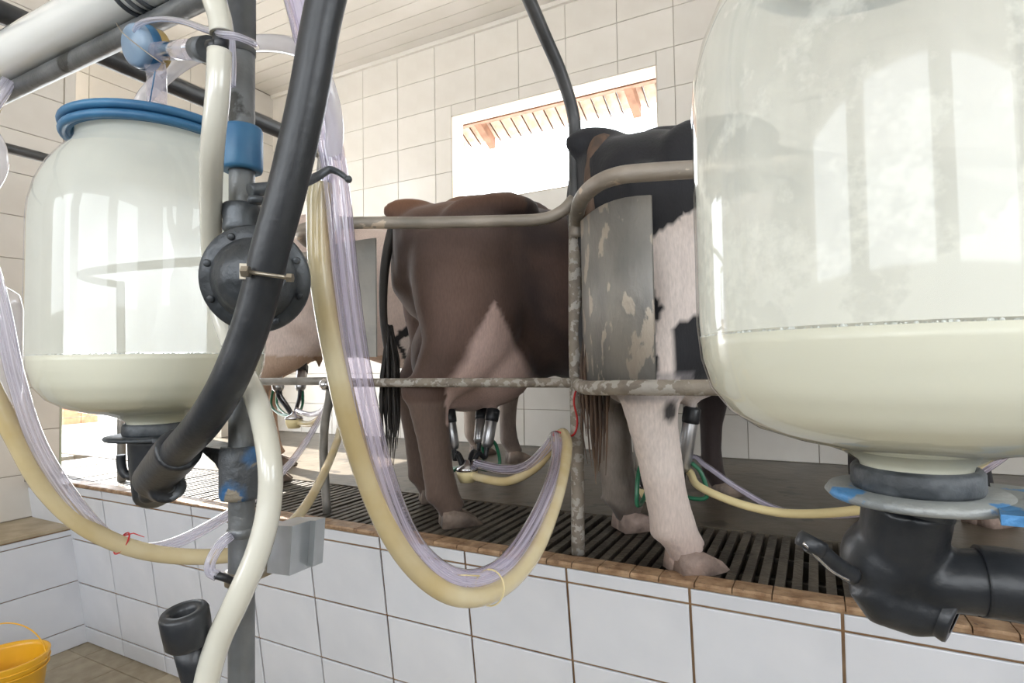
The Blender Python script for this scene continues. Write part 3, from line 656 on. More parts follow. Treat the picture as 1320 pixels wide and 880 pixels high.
# ------------------------------------------------------------------ milking clusters
def cluster(spots, claw, label, hosepts, scale=1., ln=1.0):
    """spots: teat ends; claw: bowl centre"""
    t = thing('milking_cluster', Vector(claw) - Vector((0, 0, .03 * scale)), label, 'milking machine', 'milking clusters hanging from the udders')
    claw = Vector(claw)
    for i, p in enumerate(spots):
        p = Vector(p); d = (p - claw); a = Vector((claw.x + d.x * .75, claw.y + d.y * .75, p.z - .15 * scale * ln)); ax = (p - a).normalized()
        cup = obj('teat_cup', MB().lathe([(.013 * scale, 0), (.0185 * scale, .012 * scale), (.0185 * scale, .125 * scale * ln), (.0165 * scale, .13 * scale * ln)], a, ax, 18, cap=True), M['dullsteel'], t)
        obj('liner_head', MB().lathe([(.0205 * scale, 0), (.0215 * scale, .01 * scale), (.0215 * scale, .035 * scale), (.016 * scale, .04 * scale)], a + ax * .122 * scale * ln, ax, 18, cap=True), M['rubber'], cup)
        e = claw + Vector((d.x, d.y, 0)).normalized() * .02 * scale + Vector((0, 0, .012 * scale))
        obj('milk_tube', hose([a + ax * .01, a - ax * .03 * scale, e + Vector((d.x * .25, d.y * .25, .03 * scale)), e], .0075 * scale, 8, 5), M['rubber'], t)
        out = Vector((d.x, d.y, 0)).normalized()
        obj('pulse_tube', hose([a + ax * .03 + out * .018 * scale, a + out * .045 * scale + Vector((0, 0, -.005)), a + out * .055 * scale - Vector((0, 0, .06 * scale)), (a + e) / 2 + out * .03 * scale - Vector((0, 0, .045 * scale)), e], .0055 * scale, 8, 5), M['green'], t)
    obj('claw_bowl', MB().lathe([(.006, -.035 * scale), (.022 * scale, -.033 * scale), (.030 * scale, -.015 * scale), (.032 * scale, 0)], claw, seg=20, cap=True), M['cream'], t)
    obj('claw_lid', MB().lathe([(.033 * scale, 0), (.030 * scale, .010 * scale), (.012 * scale, .018 * scale), (.006 * scale, .03 * scale)], claw, seg=20, cap=True), M['steel'], t)
    return t
def cowpt(base, sc, p):
    R = Matrix.Rotation(TH, 3, 'Z'); return Vector(base) + R @ (Vector(p) * sc)
b2 = V(-1.585, 1.975, ZP)
tt = [(.31, -.11, .43), (.31, .07, .43), (.50, -.11, .43), (.50, .07, .43)]
cl2 = D(602, 606, 2.36)
cluster([cowpt(b2, 1, (p[0] - .12, p[1], p[2] - .005)) for p in tt], cl2, 'milking cluster with green tubes under the brown cow', None, 1.4, .66)
b1 = V(-3.06, 2.30, ZP); 
cl1 = D(379, 540, 3.2)
cluster([cowpt(b1, 1.13, (p[0] * .75 - .06, p[1], .575)) for p in tt], cl1, 'milking cluster under the pale cow at left, above its yellow hose', None, 1.5, .66)
b3 = V(-.675, 1.845, ZP)
cl3 = cowpt(b3, 1.06, (.20, -.02, .20))
cluster([cowpt(b3, 1.06, (p[0] - .20 + (.13 if p == tt[1] else 0), p[1], p[2] + .02)) for p in tt], cl3, 'milking cluster under the black and white cow, half hidden behind its white leg', None, 1.35)

# ------------------------------------------------------------------ hoses (milk + pulse pairs)
def th_(name, pts, r, m, label, cat='hose', group=None, n=8, seg=14):
    o = obj(name, hose(pts, r, seg, n), m); tag(o, label, cat, group); return o
R_ = .0165
# far-left pair to the first stall
th_('milk_hose', [V(-1.46, .54, .58), V(-1.50, .50, .40), D(-95, 280, .98), D(-62, 390, .98), D(-22, 480, 1.0), D(18, 560, 1.02), D(60, 632, 1.05), D(120, 685, 1.1), D(200, 713, 1.18), D(290, 716, 1.3), D(345, 700, 1.5), D(392, 655, 1.9), D(422, 600, 2.3), D(438, 555, 2.6), D(436, 525, 2.7), D(428, 516, 2.75), D(420, 532, 2.85), D(400, 546, 3.05), D(380, 543, 3.24)], R_,
    M['ymilk'], 'yellow milk hose sagging across the lower left from the frame edge to the pale cow')
th_('pulse_hose', [V(-1.42, .54, .58), V(-1.44, .48, .42), D(-45, 270, 1.0), D(-15, 340, 1.0), D(2, 400, 1.0), D(20, 485, 1.01), D(50, 575, 1.03), D(100, 652, 1.08), D(150, 700, 1.15), D(205, 706, 1.25), D(270, 678, 1.4), D(330, 638, 1.7), D(380, 590, 2.1), D(412, 540, 2.6), D(426, 516, 2.75), D(414, 530, 2.88), D(398, 534, 3.0), D(382, 528, 3.2)], .0135,
    M['clear'], 'clear pulse hose running beside the yellow hose at the left')
# centre pair
th_('milk_hose', [D(414, 236, .83), D(411, 270, .83), D(414, 350, .83), D(430, 450, .84), D(458, 570, .86), D(500, 680, .9), D(548, 745, .95), D(600, 770, 1.0), D(650, 755, 1.1), D(690, 710, 1.25), D(715, 650, 1.45), D(728, 600, 1.68), D(731, 570, 1.85), D(725, 558, 1.93), D(714, 572, 1.98), D(690, 602, 2.06), D(655, 620, 2.18), D(620, 616, 2.3), D(606, 610, 2.36)], .0172,
    M['ymilk'], 'milk hose hanging from the bracket in a deep loop, yellow towards the brown cow')
th_('pulse_hose', [D(300, -330, .80), D(345, -150, .80), D(366, -60, .80), D(386, 10, .80), D(400, 70, .80), D(415, 140, .81), D(428, 200, .82), D(436, 260, .82), D(447, 370, .83), D(463, 480, .85), D(490, 600, .88), D(525, 690, .93), D(565, 735, .98), D(608, 747, 1.04), D(650, 728, 1.14), D(685, 680, 1.3), D(708, 630, 1.5), D(718, 590, 1.75), D(716, 562, 1.9), D(705, 577, 1.98), D(680, 600, 2.08), D(650, 605, 2.2), D(612, 597, 2.35)], .0185,
    M['lilac'], 'clear lilac pulse hose running down beside the milk hose in the centre loop', n=8, seg=18)
# third pair behind the right jar
th_('milk_hose', [cl3, D(884, 606, 1.95), D(900, 626, 1.85), D(950, 648, 1.75), D(1010, 661, 1.65), D(1080, 660, 1.5), D(1150, 648, 1.35), D(1240, 610, 1.1), D(1330, 520, .95), D(1420, 300, .8), V(.50, .50, .35)], .0125, M['cream'], 'pale yellow milk hose curving behind the right valve from under the black and white cow')
th_('pulse_hose', [cl3, D(888, 590, 1.98), D(910, 600, 1.88), D(950, 628, 1.8), D(1000, 655, 1.7), D(1060, 664, 1.55), D(1130, 658, 1.4), D(1240, 620, 1.15), D(1335, 540, .98), D(1430, 320, .8), V(.52, .52, .35)], .009, M['lilac'], 'thin clear pulse hose crossing behind the pale hose at the right')
# hook and red cords
o = obj('red_cord', hose([D(745, 500, 1.93), D(741, 508, 1.9), D(740, 520, 1.9), D(744, 540, 1.92), D(742, 556, 1.92), D(734, 562, 1.9), D(717, 556, 1.9), D(713, 562, 1.9)], .0035, 8), M['red']); tag(o, 'red cord tying the centre hoses to the flaking post', 'cord')
o = obj('hose_tie', MB().torus(D(631, 757, 1.055), .031, .0016, D(650, 752, 1.12) - D(606, 760, 1.02), 24, 6).tube([D(618, 742, 1.02), D(600, 741, 1.0), D(585, 741, .99)], [.0014, .0012, .0006], 6), M['cream']); tag(o, 'thin pale tie around the centre hose loop', 'tie')
o = obj('hose_tie', MB().torus(D(157, 700, 1.14), .021, .0016, D(200, 713, 1.18) - D(120, 685, 1.1), 24, 6).tube([D(160, 690, 1.12), D(172, 687, 1.12), D(186, 692, 1.12)], [.0014, .0012, .0006], 6), M['red']); tag(o, 'thin reddish string tied round the yellow hose at lower left', 'tie')

# ------------------------------------------------------------------ recorder jars
def jar(cx, cy, label, filmm, lvl=.018, yellow=False):
    z0 = -.100; b = V(cx, cy, z0); t = thing('milk_jar', b, label, 'jar', 'glass recorder jars')
    prof = [(.038, -.090), (.040, -.083), (.050, -.076), (.066, -.070), (.090, -.065), (.115, -.057), (.135, -.044), (.150, -.024), (.157, .0), (.160, .03), (.160, .21), (.158, .238), (.151, .268), (.139, .296), (.124, .318), (.112, .332), (.107, .345), (.107, .36)]
    def sub(a, b_): # interpolate profile
        out = []
        for i in range(len(prof) - 1):
            for k in range(3):
                u = k / 3; out.append((prof[i][0] + (prof[i + 1][0] - prof[i][0]) * u, prof[i][1] + (prof[i + 1][1] - prof[i][1]) * u))
        out.append(prof[-1]); return [p for p in out if a <= p[1] <= b_]
    c = V(cx, cy, 0)
    obj('glass_body', MB().lathe(prof, c, seg=96), M['glass'], t)
    obj('milk_coat', MB().lathe([(r - .0025, z) for r, z in sub(lvl - .002, .36)], c, seg=96), filmm, t, label='milky film inside the glass')
    pm = [(r - .002, z) for r, z in sub(-.1, lvl)]; pm.append((.1575 if True else 0, lvl)); pm += [(.12, lvl), (.06, lvl), (.0005, lvl)]
    pm = [(.0005, -.089)] + pm
    obj('milk', MB().lathe(pm, c, seg=96), M['milkbody'], t)
    k = MB()
    for i in range(420):
        a = random.uniform(0, 6.283); rr = .1565 - random.random() ** 2 * .02; s_ = random.uniform(.0006, .0017)
        k.ball(c + Vector((rr * math.cos(a), rr * math.sin(a), lvl + .0005)), s_, 6, 4)
    obj('foam_bubbles', k, M['foam'], t, kind='stuff')
    obj('neck_gasket', MB().lathe([(.038, -.104), (.0425, -.104), (.044, -.101), (.044, -.089), (.042, -.086), (.038, -.086)], c, seg=40), M['grubber'], t)
    lid = obj('lid', MB().lathe([(.0005, .372), (.06, .372), (.112, .366), (.120, .358), (.118, .350), (.109, .348)], c, seg=64), M['blue'], t)
    obj('lid_ring', MB().torus(V(cx, cy, .352), .119, .0062), M['blue'], t); obj('lid_ring', MB().torus(V(cx, cy, .366), .120, .0066), M['blue'], t)
    return t
# milk: diffuse cream that lets some light through
m = bpy.data.materials.new('milk_body'); m.use_nodes = True; N = m.node_tree.nodes; Lk = m.node_tree.links; bs = N['Principled BSDF']
bs.inputs['Base Color'].default_value = (.88, .86, .73, 1); bs.inputs['Roughness'].default_value = .3
tr = N.new('ShaderNodeBsdfTranslucent'); tr.inputs[0].default_value = (.84, .82, .62, 1); mx = N.new('ShaderNodeMixShader'); mx.inputs[0].default_value = .22
Lk.new(bs.outputs[0], mx.inputs[1]); Lk.new(tr.outputs[0], mx.inputs[2]); Lk.new(mx.outputs[0], N['Material Output'].inputs[0]); M['milkbody'] = m
JLX, JLY, JRX, JRY = -.915, .538, .067, .548
jar(JLX, JLY, 'large glass milk jar with blue lid ring on the left, milk in its bottom', M['filmL'])
jar(JRX, JRY, 'large glass milk jar close up on the right, thickly coated with milk', M['filmR'])

# pole with collars
PX, PYY = -.640, .484
pole = thing('support_pole', V(PX, PYY, -1.58), 'grey steel pole standing in the pit beside the left jar', 'pole')
obj('pipe', MB().tube([V(PX, PYY, -1.58), V(PX, PYY, -.9), V(PX, PYY, 0), V(PX, PYY, 1.1)], .0155, 24), M['pole'], pole)
obj('joint_ring', MB().lathe([(.0155, -.006), (.0172, -.004), (.0172, .004), (.0155, .006)], V(PX, PYY, -.207), seg=24), M['pole'], pole)
obj('sleeve', MB().tube([V(PX, PYY, .40), V(PX, PYY, 1.1)], .0166, 24), M['pole'], pole)
o = obj('blue_collar', MB().lathe([(.016, -.030), (.0235, -.030), (.025, -.026), (.025, .022), (.0235, .026), (.016, .026)], D(311, 180, .715) * 0 + V(PX, PYY, .278), seg=36), M['blue']); tag(o, 'blue plastic collar around the grey pole, above the hose bracket', 'collar')
# lower casting and arm
arm = thing('jar_bracket', V(PX, PYY, -.17), 'chipped blue cast bracket on the pole carrying the left jar', 'bracket')
obj('sleeve', MB().lathe([(.016, -.165), (.024, -.165), (.026, -.160), (.026, -.108), (.024, -.100), (.016, -.100)], V(PX, PYY, 0), seg=32), M['bluepaint'], arm, 'chipped blue paint')
k = MB(); k.lathe([(.038, -.110), (.066, -.110), (.068, -.107), (.066, -.104), (.038, -.104)], V(JLX, JLY, 0), seg=48); obj('ring_plate', k, M['grubber'], arm)
ax = Vector((JLX - PX, JLY - PYY, 0)); n_ = Vector((-ax.y, ax.x, 0)).normalized() * .016; a0 = V(PX, PYY, 0) + ax * .05; a1 = V(PX, PYY, 0) + ax * .80
k = MB(); zt, zb_ = -.104, -.110
k.add([a0 - n_ + Vector((0, 0, zb_)), a0 + n_ + Vector((0, 0, zb_)), a1 + n_ * 1.6 + Vector((0, 0, zb_)), a1 - n_ * 1.6 + Vector((0, 0, zb_)),
       a0 - n_ + Vector((0, 0, zt)), a0 + n_ + Vector((0, 0, zt)), a1 + n_ * 1.6 + Vector((0, 0, zt)), a1 - n_ * 1.6 + Vector((0, 0, zt))], [(0, 3, 2, 1), (4, 5, 6, 7), (0, 1, 5, 4), (1, 2, 6, 5), (2, 3, 7, 6), (3, 0, 4, 7)])
obj('arm', k, M['iron'], arm)
k = MB(); pr = [(.07, -.113), (.60, -.113), (.50, -.122), (.36, -.135), (.22, -.16), (.08, -.165)][:]
pr = [(.08, -.112), (.46, -.112), (.36, -.118), (.24, -.128), (.15, -.145), (.08, -.163)]
pa = [V(PX, PYY, z) + ax * u - n_ * .2 for u, z in pr]; pb = [V(PX, PYY, z) + ax * u + n_ * .2 for u, z in pr]
k.add(pa + pb, [tuple(range(6)), tuple(range(11, 5, -1))] + [(i, 6 + i, 6 + (i + 1) % 6, (i + 1) % 6) for i in range(6)]); obj('gusset', k, M['bluepaint'], arm)
# right jar bracket, carried by a pole outside the frame
PX2 = .36
pole2 = obj('support_pole', MB().tube([V(PX2, .50, -1.58), V(PX2, .50, 1.1)], .0155, 24), M['pole']); tag(pole2, 'grey steel pole just right of the frame carrying the right jar', 'pole')
arm2 = thing('jar_bracket', V(PX2, .50, -.15), 'flat grey bracket plate with blue paint chips under the right jar', 'bracket')
obj('ring_plate', MB().lathe([(.036, -.112), (.060, -.112), (.063, -.1085), (.060, -.104), (.036, -.104)], V(JRX, JRY, 0), seg=56), M['plate'], arm2)
ax2 = Vector((JRX - PX2, JRY - .50, 0)); n2 = Vector((-ax2.y, ax2.x, 0)).normalized()
q = []
for z in (-.1115, -.1045):
    q += [V(PX2, .50, z) + n2 * .02, V(PX2, .50, z) - n2 * .02, V(PX2, .5, z) + ax2 * .84 - n2 * .058, V(PX2, .5, z) + ax2 * .84 + n2 * .058]
obj('arm', MB().add(q, [(0, 1, 2, 3), (7, 6, 5, 4), (0, 4, 5, 1), (1, 5, 6, 2), (2, 6, 7, 3), (3, 7, 4, 0)]), M['plate'], arm2)
obj('sleeve', MB().lathe([(.016, -.165), (.026, -.16), (.026, -.105), (.016, -.10)], V(PX2, .50, 0), seg=32), M['bluepaint'], arm2)

# outlet valves under the jars
def smoothed(mb, m, parent, name, vox=.003, it=6, label=None):
    e = remesh(mb, vox, it); e.materials.append(m); off = base_of(parent); e.transform(Matrix.Translation(-off))
    o = bpy.data.objects.new(name, e); COL.objects.link(o); o.parent = parent
    if label: o['label'] = label
    return o
# right valve
vb = V(JRX, JRY, -.25)
vR = thing('outlet_valve', vb, 'black rubber outlet valve hanging under the right jar', 'valve', 'rubber outlet valves')
c = V(JRX, JRY, 0)
k = MB()
k.tube([V(JRX - .005, JRY, -.112), D(1162, 700, .465), D(1155, 722, .47)], [.031, .031, .032], 32)
bc = D(1146, 722, .475)
k.tube([D(1162, 690, .465), bc], [.030, .033], 28); k.ball(bc, .036, 24, 16)
k.tube([D(1165, 735, .465), D(1215, 747, .45), D(1275, 750, .44)], [.022, .0235, .025], 28)
k.tube([D(1118, 745, .47), D(1140, 768, .468), D(1185, 786, .46), D(1214, 792, .452)], [.019, .024, .021, .016], 24)
k.tube([D(1205, 786, .452), D(1224, 796, .445)], [.0175, .0175], 24)
smoothed(k, M['rubber'], vR, 'valve_body')
obj('collar', MB().tube([V(JRX - .004, JRY, -.120), V(JRX, JRY, -.104)], .029, 30), M['grubber'], vR)
kn = obj('lever', hose([D(1100, 742, .46), D(1078, 728, .455), D(1055, 708, .45), D(1042, 700, .45)], [.007] * 25, 12), M['rubber'], vR)
obj('wire_edge', hose([D(1096, 748, .452), D(1072, 735, .446), D(1048, 712, .442), D(1036, 700, .442)], .0011, 6), M['steel'], kn, 'bright wire along the lever')
obj('lever_tip', MB().lathe([(.010, -.006), (.0115, -.003), (.0115, .003), (.010, .006)], D(1046, 701, .45), (.5, .3, 1), 20, cap=True), M['rubber'], kn)
th_('rubber_hose', [D(1262, 748, .442), D(1300, 752, .435), D(1345, 757, .43), D(1430, 740, .43), D(1500, 640, .45), D(1520, 400, .48), D(1500, 100, .52)], .0265, M['rubber'], 'thick black rubber hose leaving the right valve to the right', n=6, seg=28)
# left valve
obj('outlet_ring', MB().lathe([(.011, .002), (.0185, .002), (.0195, 0), (.0185, -.006)], D(1227, 797, .4435), D(1224, 796, .445) - D(1205, 786, .452), 28), M['rubber'], vR)
vL = thing('outlet_valve', V(JLX, JLY, -.25), 'black rubber outlet valve hanging under the left jar', 'valve', 'rubber outlet valves')
k = MB()
k.tube([V(JLX, JLY, -.111), V(JLX, JLY, -.15), V(JLX + .012, JLY - .01, -.20), D(198, 632, .86)], [.037, .035, .026, .016], 28)
k.tube([D(193, 628, .85), D(215, 610, .80)], [.018, .026], 24); k.tube([D(197, 618, .83), D(222, 590, .76), D(232, 578, .73)], [.027, .029, .028], 24)
k.ball(D(191, 638, .85), .013, 16, 10)
k.tube([D(206, 628, .84), D(216, 628, .80)], [.021, .022], 24)
smoothed(k, M['rubber'], vL, 'valve_body')
obj('outlet_disc', MB().lathe([(.0005, .0), (.008, .001), (.009, -.003), (.014, -.003), (.0155, .0), (.020, -.001), (.0215, -.006)], D(217, 628, .797), (RIGHT * .25 - FWD * .9 + DOWN * .1), 28), M['grubber'], vL)
obj('side_elbow', hose([D(184, 612, .88), D(168, 614, .89), D(159, 608, .89), D(156, 596, .89), D(156, 586, .89)], .0065, 12), M['rubber'], vL)

# big black hose from above, past the shut-off, into the left valve
th_('rubber_hose', [D(470, -420, .62), D(455, -200, .61), D(436, -70, .60), D(414, 30, .605), D(396, 130, .61), D(371, 240, .615), D(349, 320, .62), D(336, 375, .625), D(320, 430, .63), D(293, 495, .64), D(262, 545, .665), D(232, 578, .72), D(214, 600, .77)], .0200, M['rubber'], 'thick black rubber hose curving down past the pole to the left valve', n=8, seg=28)
sf = thing('shutoff_valve', D(328, 430, .69), 'round dark vacuum shut-off with bolted flange clamped on the pole', 'valve')
nrm = (-FWD * .94 + RIGHT * .12 + DOWN * .14).normalized(); fc = D(329, 360, .695)
obj('flange', MB().lathe([(.0005, -.008), (.058, -.008), (.064, -.005), (.065, .0), (.063, .004), (.048, .005), (.044, .005)], fc, nrm, 56), M['iron'], sf)
obj('dome', MB().lathe([(.050, .004), (.049, .009), (.044, .013), (.040, .018), (.034, .027), (.022, .033), (.0005, .035)], fc, nrm, 48), M['iron'], sf)
obj('back_boss', MB().lathe([(.028, -.045), (.03, -.04), (.034, -.008)], fc, nrm, 28, cap=True), M['iron'], sf)
q_ = Vector((0, 0, 1)).rotation_difference(nrm)
for i in range(8):
    a = 2 * math.pi * i / 8 + .25; p = fc + q_ @ Vector((.0555 * math.cos(a), .0555 * math.sin(a), .004))
    obj('screw', MB().lathe([(.0045, 0), (.0045, .0025), (.003, .0035), (.0005, .0035)], p, nrm, 10), M['iron'], sf)
obj('spout', hose([fc + nrm * .015 + RIGHT * .012, fc + nrm * .030 + RIGHT * .013, D(345, 356, .63)], [.019] * 17, 20), M['rubber'], sf)
k = MB().tube([D(317, 350, .597), D(373, 358, .597)], .0022, 10); cb = obj('clamp_bolt', k, M['rod'], sf, 'tarnished clamp bolt across the hose')
for p, s_ in ((D(317, 350, .597), .0062), (D(374, 358, .597), .0048)):
    obj('clamp_nut', MB().lathe([(.0005, -s_ * .6), (s_, -s_ * .6), (s_, s_ * .6), (.0005, s_ * .6)], p, RIGHT, 6, smooth=False), M['rod'], cb)
obj('clamp_lug', MB().tube([D(314, 340, .61), D(314, 360, .61)], .005, 4, smooth=False), M['rod'], sf)

# hose bracket
hb = thing('hose_bracket', V(PX, PYY, .17), 'dark cast arm clamped on the pole holding the two centre hoses', 'bracket')
obj('clamp', MB().lathe([(.016, -.020), (.021, -.020), (.023, -.016), (.022, -.006), (.024, .004), (.024, .012), (.0215, .015), (.016, .015)], V(PX, PYY, .190), seg=30), M['iron'], hb)
obj('ear', MB().lathe([(.0005, -.004), (.009, -.004), (.011, 0), (.009, .004), (.0005, .004)], D(331, 258, .70), DOWN, 18), M['iron'], hb)
obj('arm', hose([D(322, 246, .70), D(350, 242, .72), D(385, 237, .75), D(408, 228, .78), D(424, 219, .79), D(436, 222, .785), D(449, 231, .78)], [.0088 - .00011 * i for i in range(49)], 12), M['iron'], hb)
obj('arm_tip', MB().ball(D(449, 231, .78), .0052, 12, 8), M['iron'], hb)
o = obj('metal_nipple', MB().tube([D(417, 200, .83), D(414, 262, .83)], [.008, .0095], 14), M['steel']); tag(o, 'steel nipple at the top of the centre milk hose', 'fitting')

# white hoses
th_('white_hose', [D(262, -260, .68), D(264, -110, .64), D(268, -50, .64), D(274, -8, .64), D(283, 22, .64), D(286, 44, .64)], .0125, M['whose'], 'milky white hose coming from above into the black connector', n=8, seg=18)
o = obj('hose_connector', MB().tube([D(285, 40, .64), D(284, 72, .64)], .0085, 18).tube([D(284, 60, .64), D(272, 62, .645)], .009, 16), M['rubber']); tag(o, 'black tee connector joining the white hoses beside the pole', 'connector')
th_('white_hose', [D(283, 66, .64), D(281, 120, .64), D(274, 190, .66), D(272, 260, .71), D(274, 330, .755), D(284, 400, .76), D(306, 460, .73), D(332, 520, .67), D(347, 590, .63), D(347, 650, .62), D(333, 710, .61), D(305, 775, .60), D(280, 830, .60), D(264, 890, .60), D(256, 960, .60)], .0128, M['whose'], 'long milky white hose winding down the pole to the lower edge', n=8, seg=18)
th_('clear_hose', [D(177, 160, 1.0), D(184, 130, 1.0), D(205, 105, .98), D(240, 78, .95), D(280, 62, .90), D(330, 56, .86), D(370, 58, .82), D(398, 72, .79), D(420, 110, .78), D(431, 160, .80), D(428, 205, .815)], .0125, M['milkyclear'], 'hazy clear hose arching behind the pole from the blue capped valve', n=8, seg=16)
th_('clear_hose', [D(279, -30, .68), D(286, 5, .68), D(294, 40, .69), D(297, 80, .70), D(296, 110, .70)], .007, M['clear'], 'short clear hose squeezed between the white hose and the pole', n=6)
# left loops at the edge of the frame
th_('clear_hose', [D(-120, 60, 1.1), D(-50, 150, 1.1), D(-15, 172, 1.1), D(-3, 200, 1.1), D(-8, 228, 1.1), D(-40, 270, 1.1)], .016, M['milkyclear'], 'pinkish clear hose bend at the left edge, above the hose pair', n=6)
# third jar farther left, only its shoulder shows
ej = obj('milk_jar_edge', MB().lathe([(.05, -.05), (.078, -.03), (.08, 0), (.08, .16), (.074, .19), (.055, .205), (.02, .21)], D(-38, 500, 1.15), seg=40), M['milkyclear']); tag(ej, 'small glass vessel cut off by the left edge', 'jar')

# wash/milk inlet valve with blue cap above the left jar
iv = thing('inlet_valve', V(JLX, JLY, .372), 'blue capped inlet valve with glass tubes on top of the left jar', 'valve')
vt = V(JLX + .0, JLY, .52)
cc = D(182, 60, .88); ca_ = (-FWD * .84 - RIGHT * .40 + DOWN * .22).normalized()
obj('cap', MB().lathe([(.0005, .016), (.024, .015), (.030, .011), (.032, .004), (.032, -.008), (.030, -.010)], cc, ca_, 40), M['lblue'], iv, 'pale blue round cap')
obj('cap_rim', MB().lathe([(.0325, .002), (.0335, 0), (.0335, -.012), (.031, -.014)], cc, ca_, 40), M['blue'], iv)
obj('brass_ring', MB().lathe([(.029, -.010), (.030, -.014), (.030, -.028), (.026, -.032), (.0005, -.032)], cc, ca_, 36), M['brass'], iv, 'brass coloured ring')
obj('down_tube', MB().tube([D(200, 84, .88), V(JLX, JLY, .46), V(JLX, JLY, .372)], .0145, 20), M['tubeglass'], iv)
obj('tube_foot', MB().tube([V(JLX, JLY, .402), V(JLX, JLY, .372)], .0175, 20), M['tubeglass'], iv)
obj('side_tube', MB().tube([D(203, 66, .87), D(262, 63, .70)], .0125, 20), M['tubeglass'], iv)
obj('blue_line', MB().tube([D(203, 62, .855), D(262, 60, .688)], .0009, 6), M['lblue'], iv); obj('blue_line', MB().tube([D(200, 92, .865), V(JLX - .002, JLY - .014, .39)], .0009, 6), M['blue'], iv)
obj('cuff', MB().tube([D(256, 64, .705), D(270, 63, .668)], .0145, 20), M['grubber'], iv)
obj('retaining_wire', hose([D(150, 30, .86), D(160, 44, .85), D(182, 62, .855), D(207, 80, .86), D(214, 82, .87)], .0009, 6), M['rod'], iv)
th_('thin_clear_tube', [D(174, 40, .86), D(180, 31, .85), D(200, 25, .82), D(232, 27, .75), D(262, 37, .68), D(285, 44, .63), D(305, 47, .63), D(325, 55, .66), D(330, 60, .69)], .0042, M['clear'], 'thin clear tube from the blue cap looping round the pole', n=8, seg=10)

# overhead milk pipeline
pm = thing('milk_pipeline', V(-1.2, .54, .63), 'shiny glass milk pipeline crossing the top left corner', 'pipe')
obj('glass_pipe', MB().tube([V(-4.5, .54, .632), V(-1.8, .54, .632), V(-.2, .54, .630), V(3.4, .54, .63)], .0405, 32), M['pipeglass'], pm)
o = obj('carrier_pipe', MB().tube([V(-4.5, .56, .578), V(3.4, .56, .576)], .0165, 20), M['pole']); tag(o, 'dark carrier pipe directly under the shiny glass pipeline', 'pipe')
k = MB(); k.torus(V(-.985, .54, .631), .043, .004, (1, 0, 0), 36, 6); k.torus(V(-.965, .54, .631), .043, .004, (1, 0, 0), 36, 6); k.torus(V(-.945, .54, .631), .043, .004, (1, 0, 0), 36, 6)
o = obj('pipe_strap', k, M['grubber']); tag(o, 'dark rubber strap around the pipeline beside the blue cap', 'strap')

# ------------------------------------------------------------------ pole accessories
bx = thing('pulsator_box', V(PX + .06, PYY - .02, -.27), 'folded galvanised sheet box bracketed on the pole', 'box')
P0 = D(352, 736, .62)
fa = [D(352, 676, .63), D(376, 678, .60), D(376, 737, .60), D(352, 738, .63)]      # front left face
bk_ = [D(364, 664, .80), D(409, 668, .74), D(404, 728, .74)]
k = MB()
TL, TR, BR_, BL = D(347, 677, .66), D(377, 678, .625), D(373, 742, .625), D(344, 738, .66)
ex = Vector((0, 1, 0)) * .040
vs = [TL, TR, BR_, BL, TL + ex, TR + ex, BR_ + ex, BL + ex]
k.add(vs, [(0, 3, 2, 1), (0, 1, 5, 4), (1, 2, 6, 5), (4, 5, 6, 7), (0, 4, 7, 3), (3, 7, 6, 2)]); obj('box_body', k, M['sheet'], bx)
u = (TR - TL).normalized(); s0 = TR + ex * .62
k = MB(); s1_ = s0 + u * .012; dz = (BR_ - TR)
k.add([s0, s1_, s1_ + dz * .95, s0 + dz * .95] + [p + ex * .36 for p in (s0, s1_, s1_ + dz * .95, s0 + dz * .95)], [(0, 3, 2, 1), (4, 5, 6, 7), (0, 1, 5, 4), (1, 2, 6, 5), (2, 3, 7, 6), (3, 0, 4, 7)]); obj('side_flange', k, M['sheet'], bx)
obj('clamp_arm', MB().tube([V(PX, PYY, -.262) + Vector((.012, 0, 0)), D(350, 730, .68)], .008, 12), M['rod'], bx)
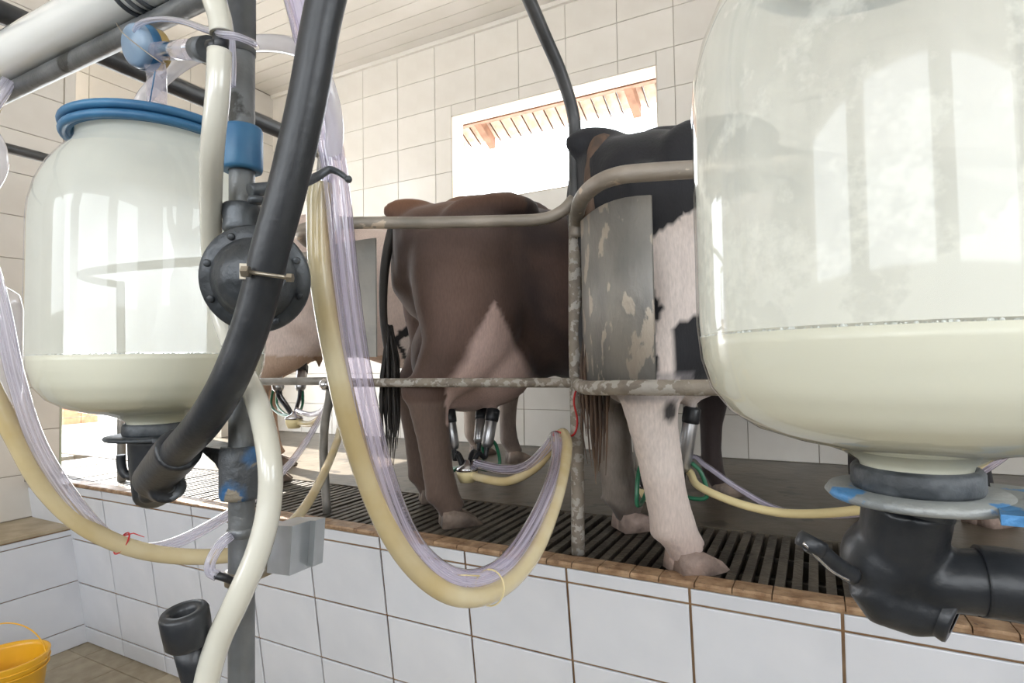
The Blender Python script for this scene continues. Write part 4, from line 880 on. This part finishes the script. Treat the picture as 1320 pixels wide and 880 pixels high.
obj('clamp_ring', MB().lathe([(.0158, -.008), (.0195, -.008), (.0195, .008), (.0158, .008)], V(PX, PYY, -.262), seg=24), M['rod'], bx)
th_('tube_stub', [D(298, 690, .70), D(284, 702, .69), D(272, 722, .68), D(271, 736, .68), D(280, 742, .68)], .0062, M['clear'], 'short clear tube stub curling left of the pole', n=6, seg=12)
o = obj('stub_plug', hose([D(278, 741, .68), D(288, 744, .68), D(298, 748, .69)], .0045, 10), M['rubber']); tag(o, 'black plug at the end of the clear stub beside the pole', 'plug')
# black funnel-shaped liner
ln = thing('rubber_liner', D(262, 960, .62), 'black rubber teat cup liner standing mouth up left of the pole at the bottom', 'liner')
a = D(239, 800, .60); bb = D(262, 930, .61); axl = (a - bb).normalized()
obj('mouth', MB().lathe([(.019, -.026), (.0225, -.022), (.0235, -.004), (.0235, .008), (.0215, .012), (.0135, .011), (.0115, .006), (.0105, -.02), (.0005, -.022)], a, axl, 36), M['rubber'], ln)
obj('barrel', MB().tube([a - axl * .022, a - axl * .05, bb, D(268, 985, .62)], [.0165, .0145, .010, .009], 28), M['rubber'], ln)
# yellow bucket
rc = D(6, 846, 2.5); H = rc.z
bk = thing('bucket', Vector((rc.x, rc.y, 0)), 'yellow plastic bucket on the pit floor at the lower left', 'bucket')
c0 = (rc.x, rc.y, 0.0)
obj('shell', MB().lathe([(.0005, .002), (.112, .002), (.118, .012), (.148, H - .05), (.153, H - .045), (.150, H - .035), (.158, H - .006), (.158, H), (.150, H), (.146, H - .02), (.139, H - .06), (.112, .014), (.0005, .012)], c0, seg=48), M['yellow'], bk)
obj('rim_band', MB().torus((rc.x, rc.y, H - .03), .155, .004).torus((rc.x, rc.y, H - .055), .152, .004), M['yellow'], bk)
hv = Vector((.75, .66, 0)).normalized(); hp = [Vector(c0) + hv * (.158 * math.cos(t)) + Vector((-.35, .1, 0)) * (.16 * math.sin(t)) + Vector((0, 0, H - .03 + .155 * math.sin(t))) for t in [math.pi * i / 8 for i in range(9)]]
obj('handle', hose(hp, .003, 8), M['yellow'], bk)

for o in SC.objects:
    if '_b' in o: del o['_b']
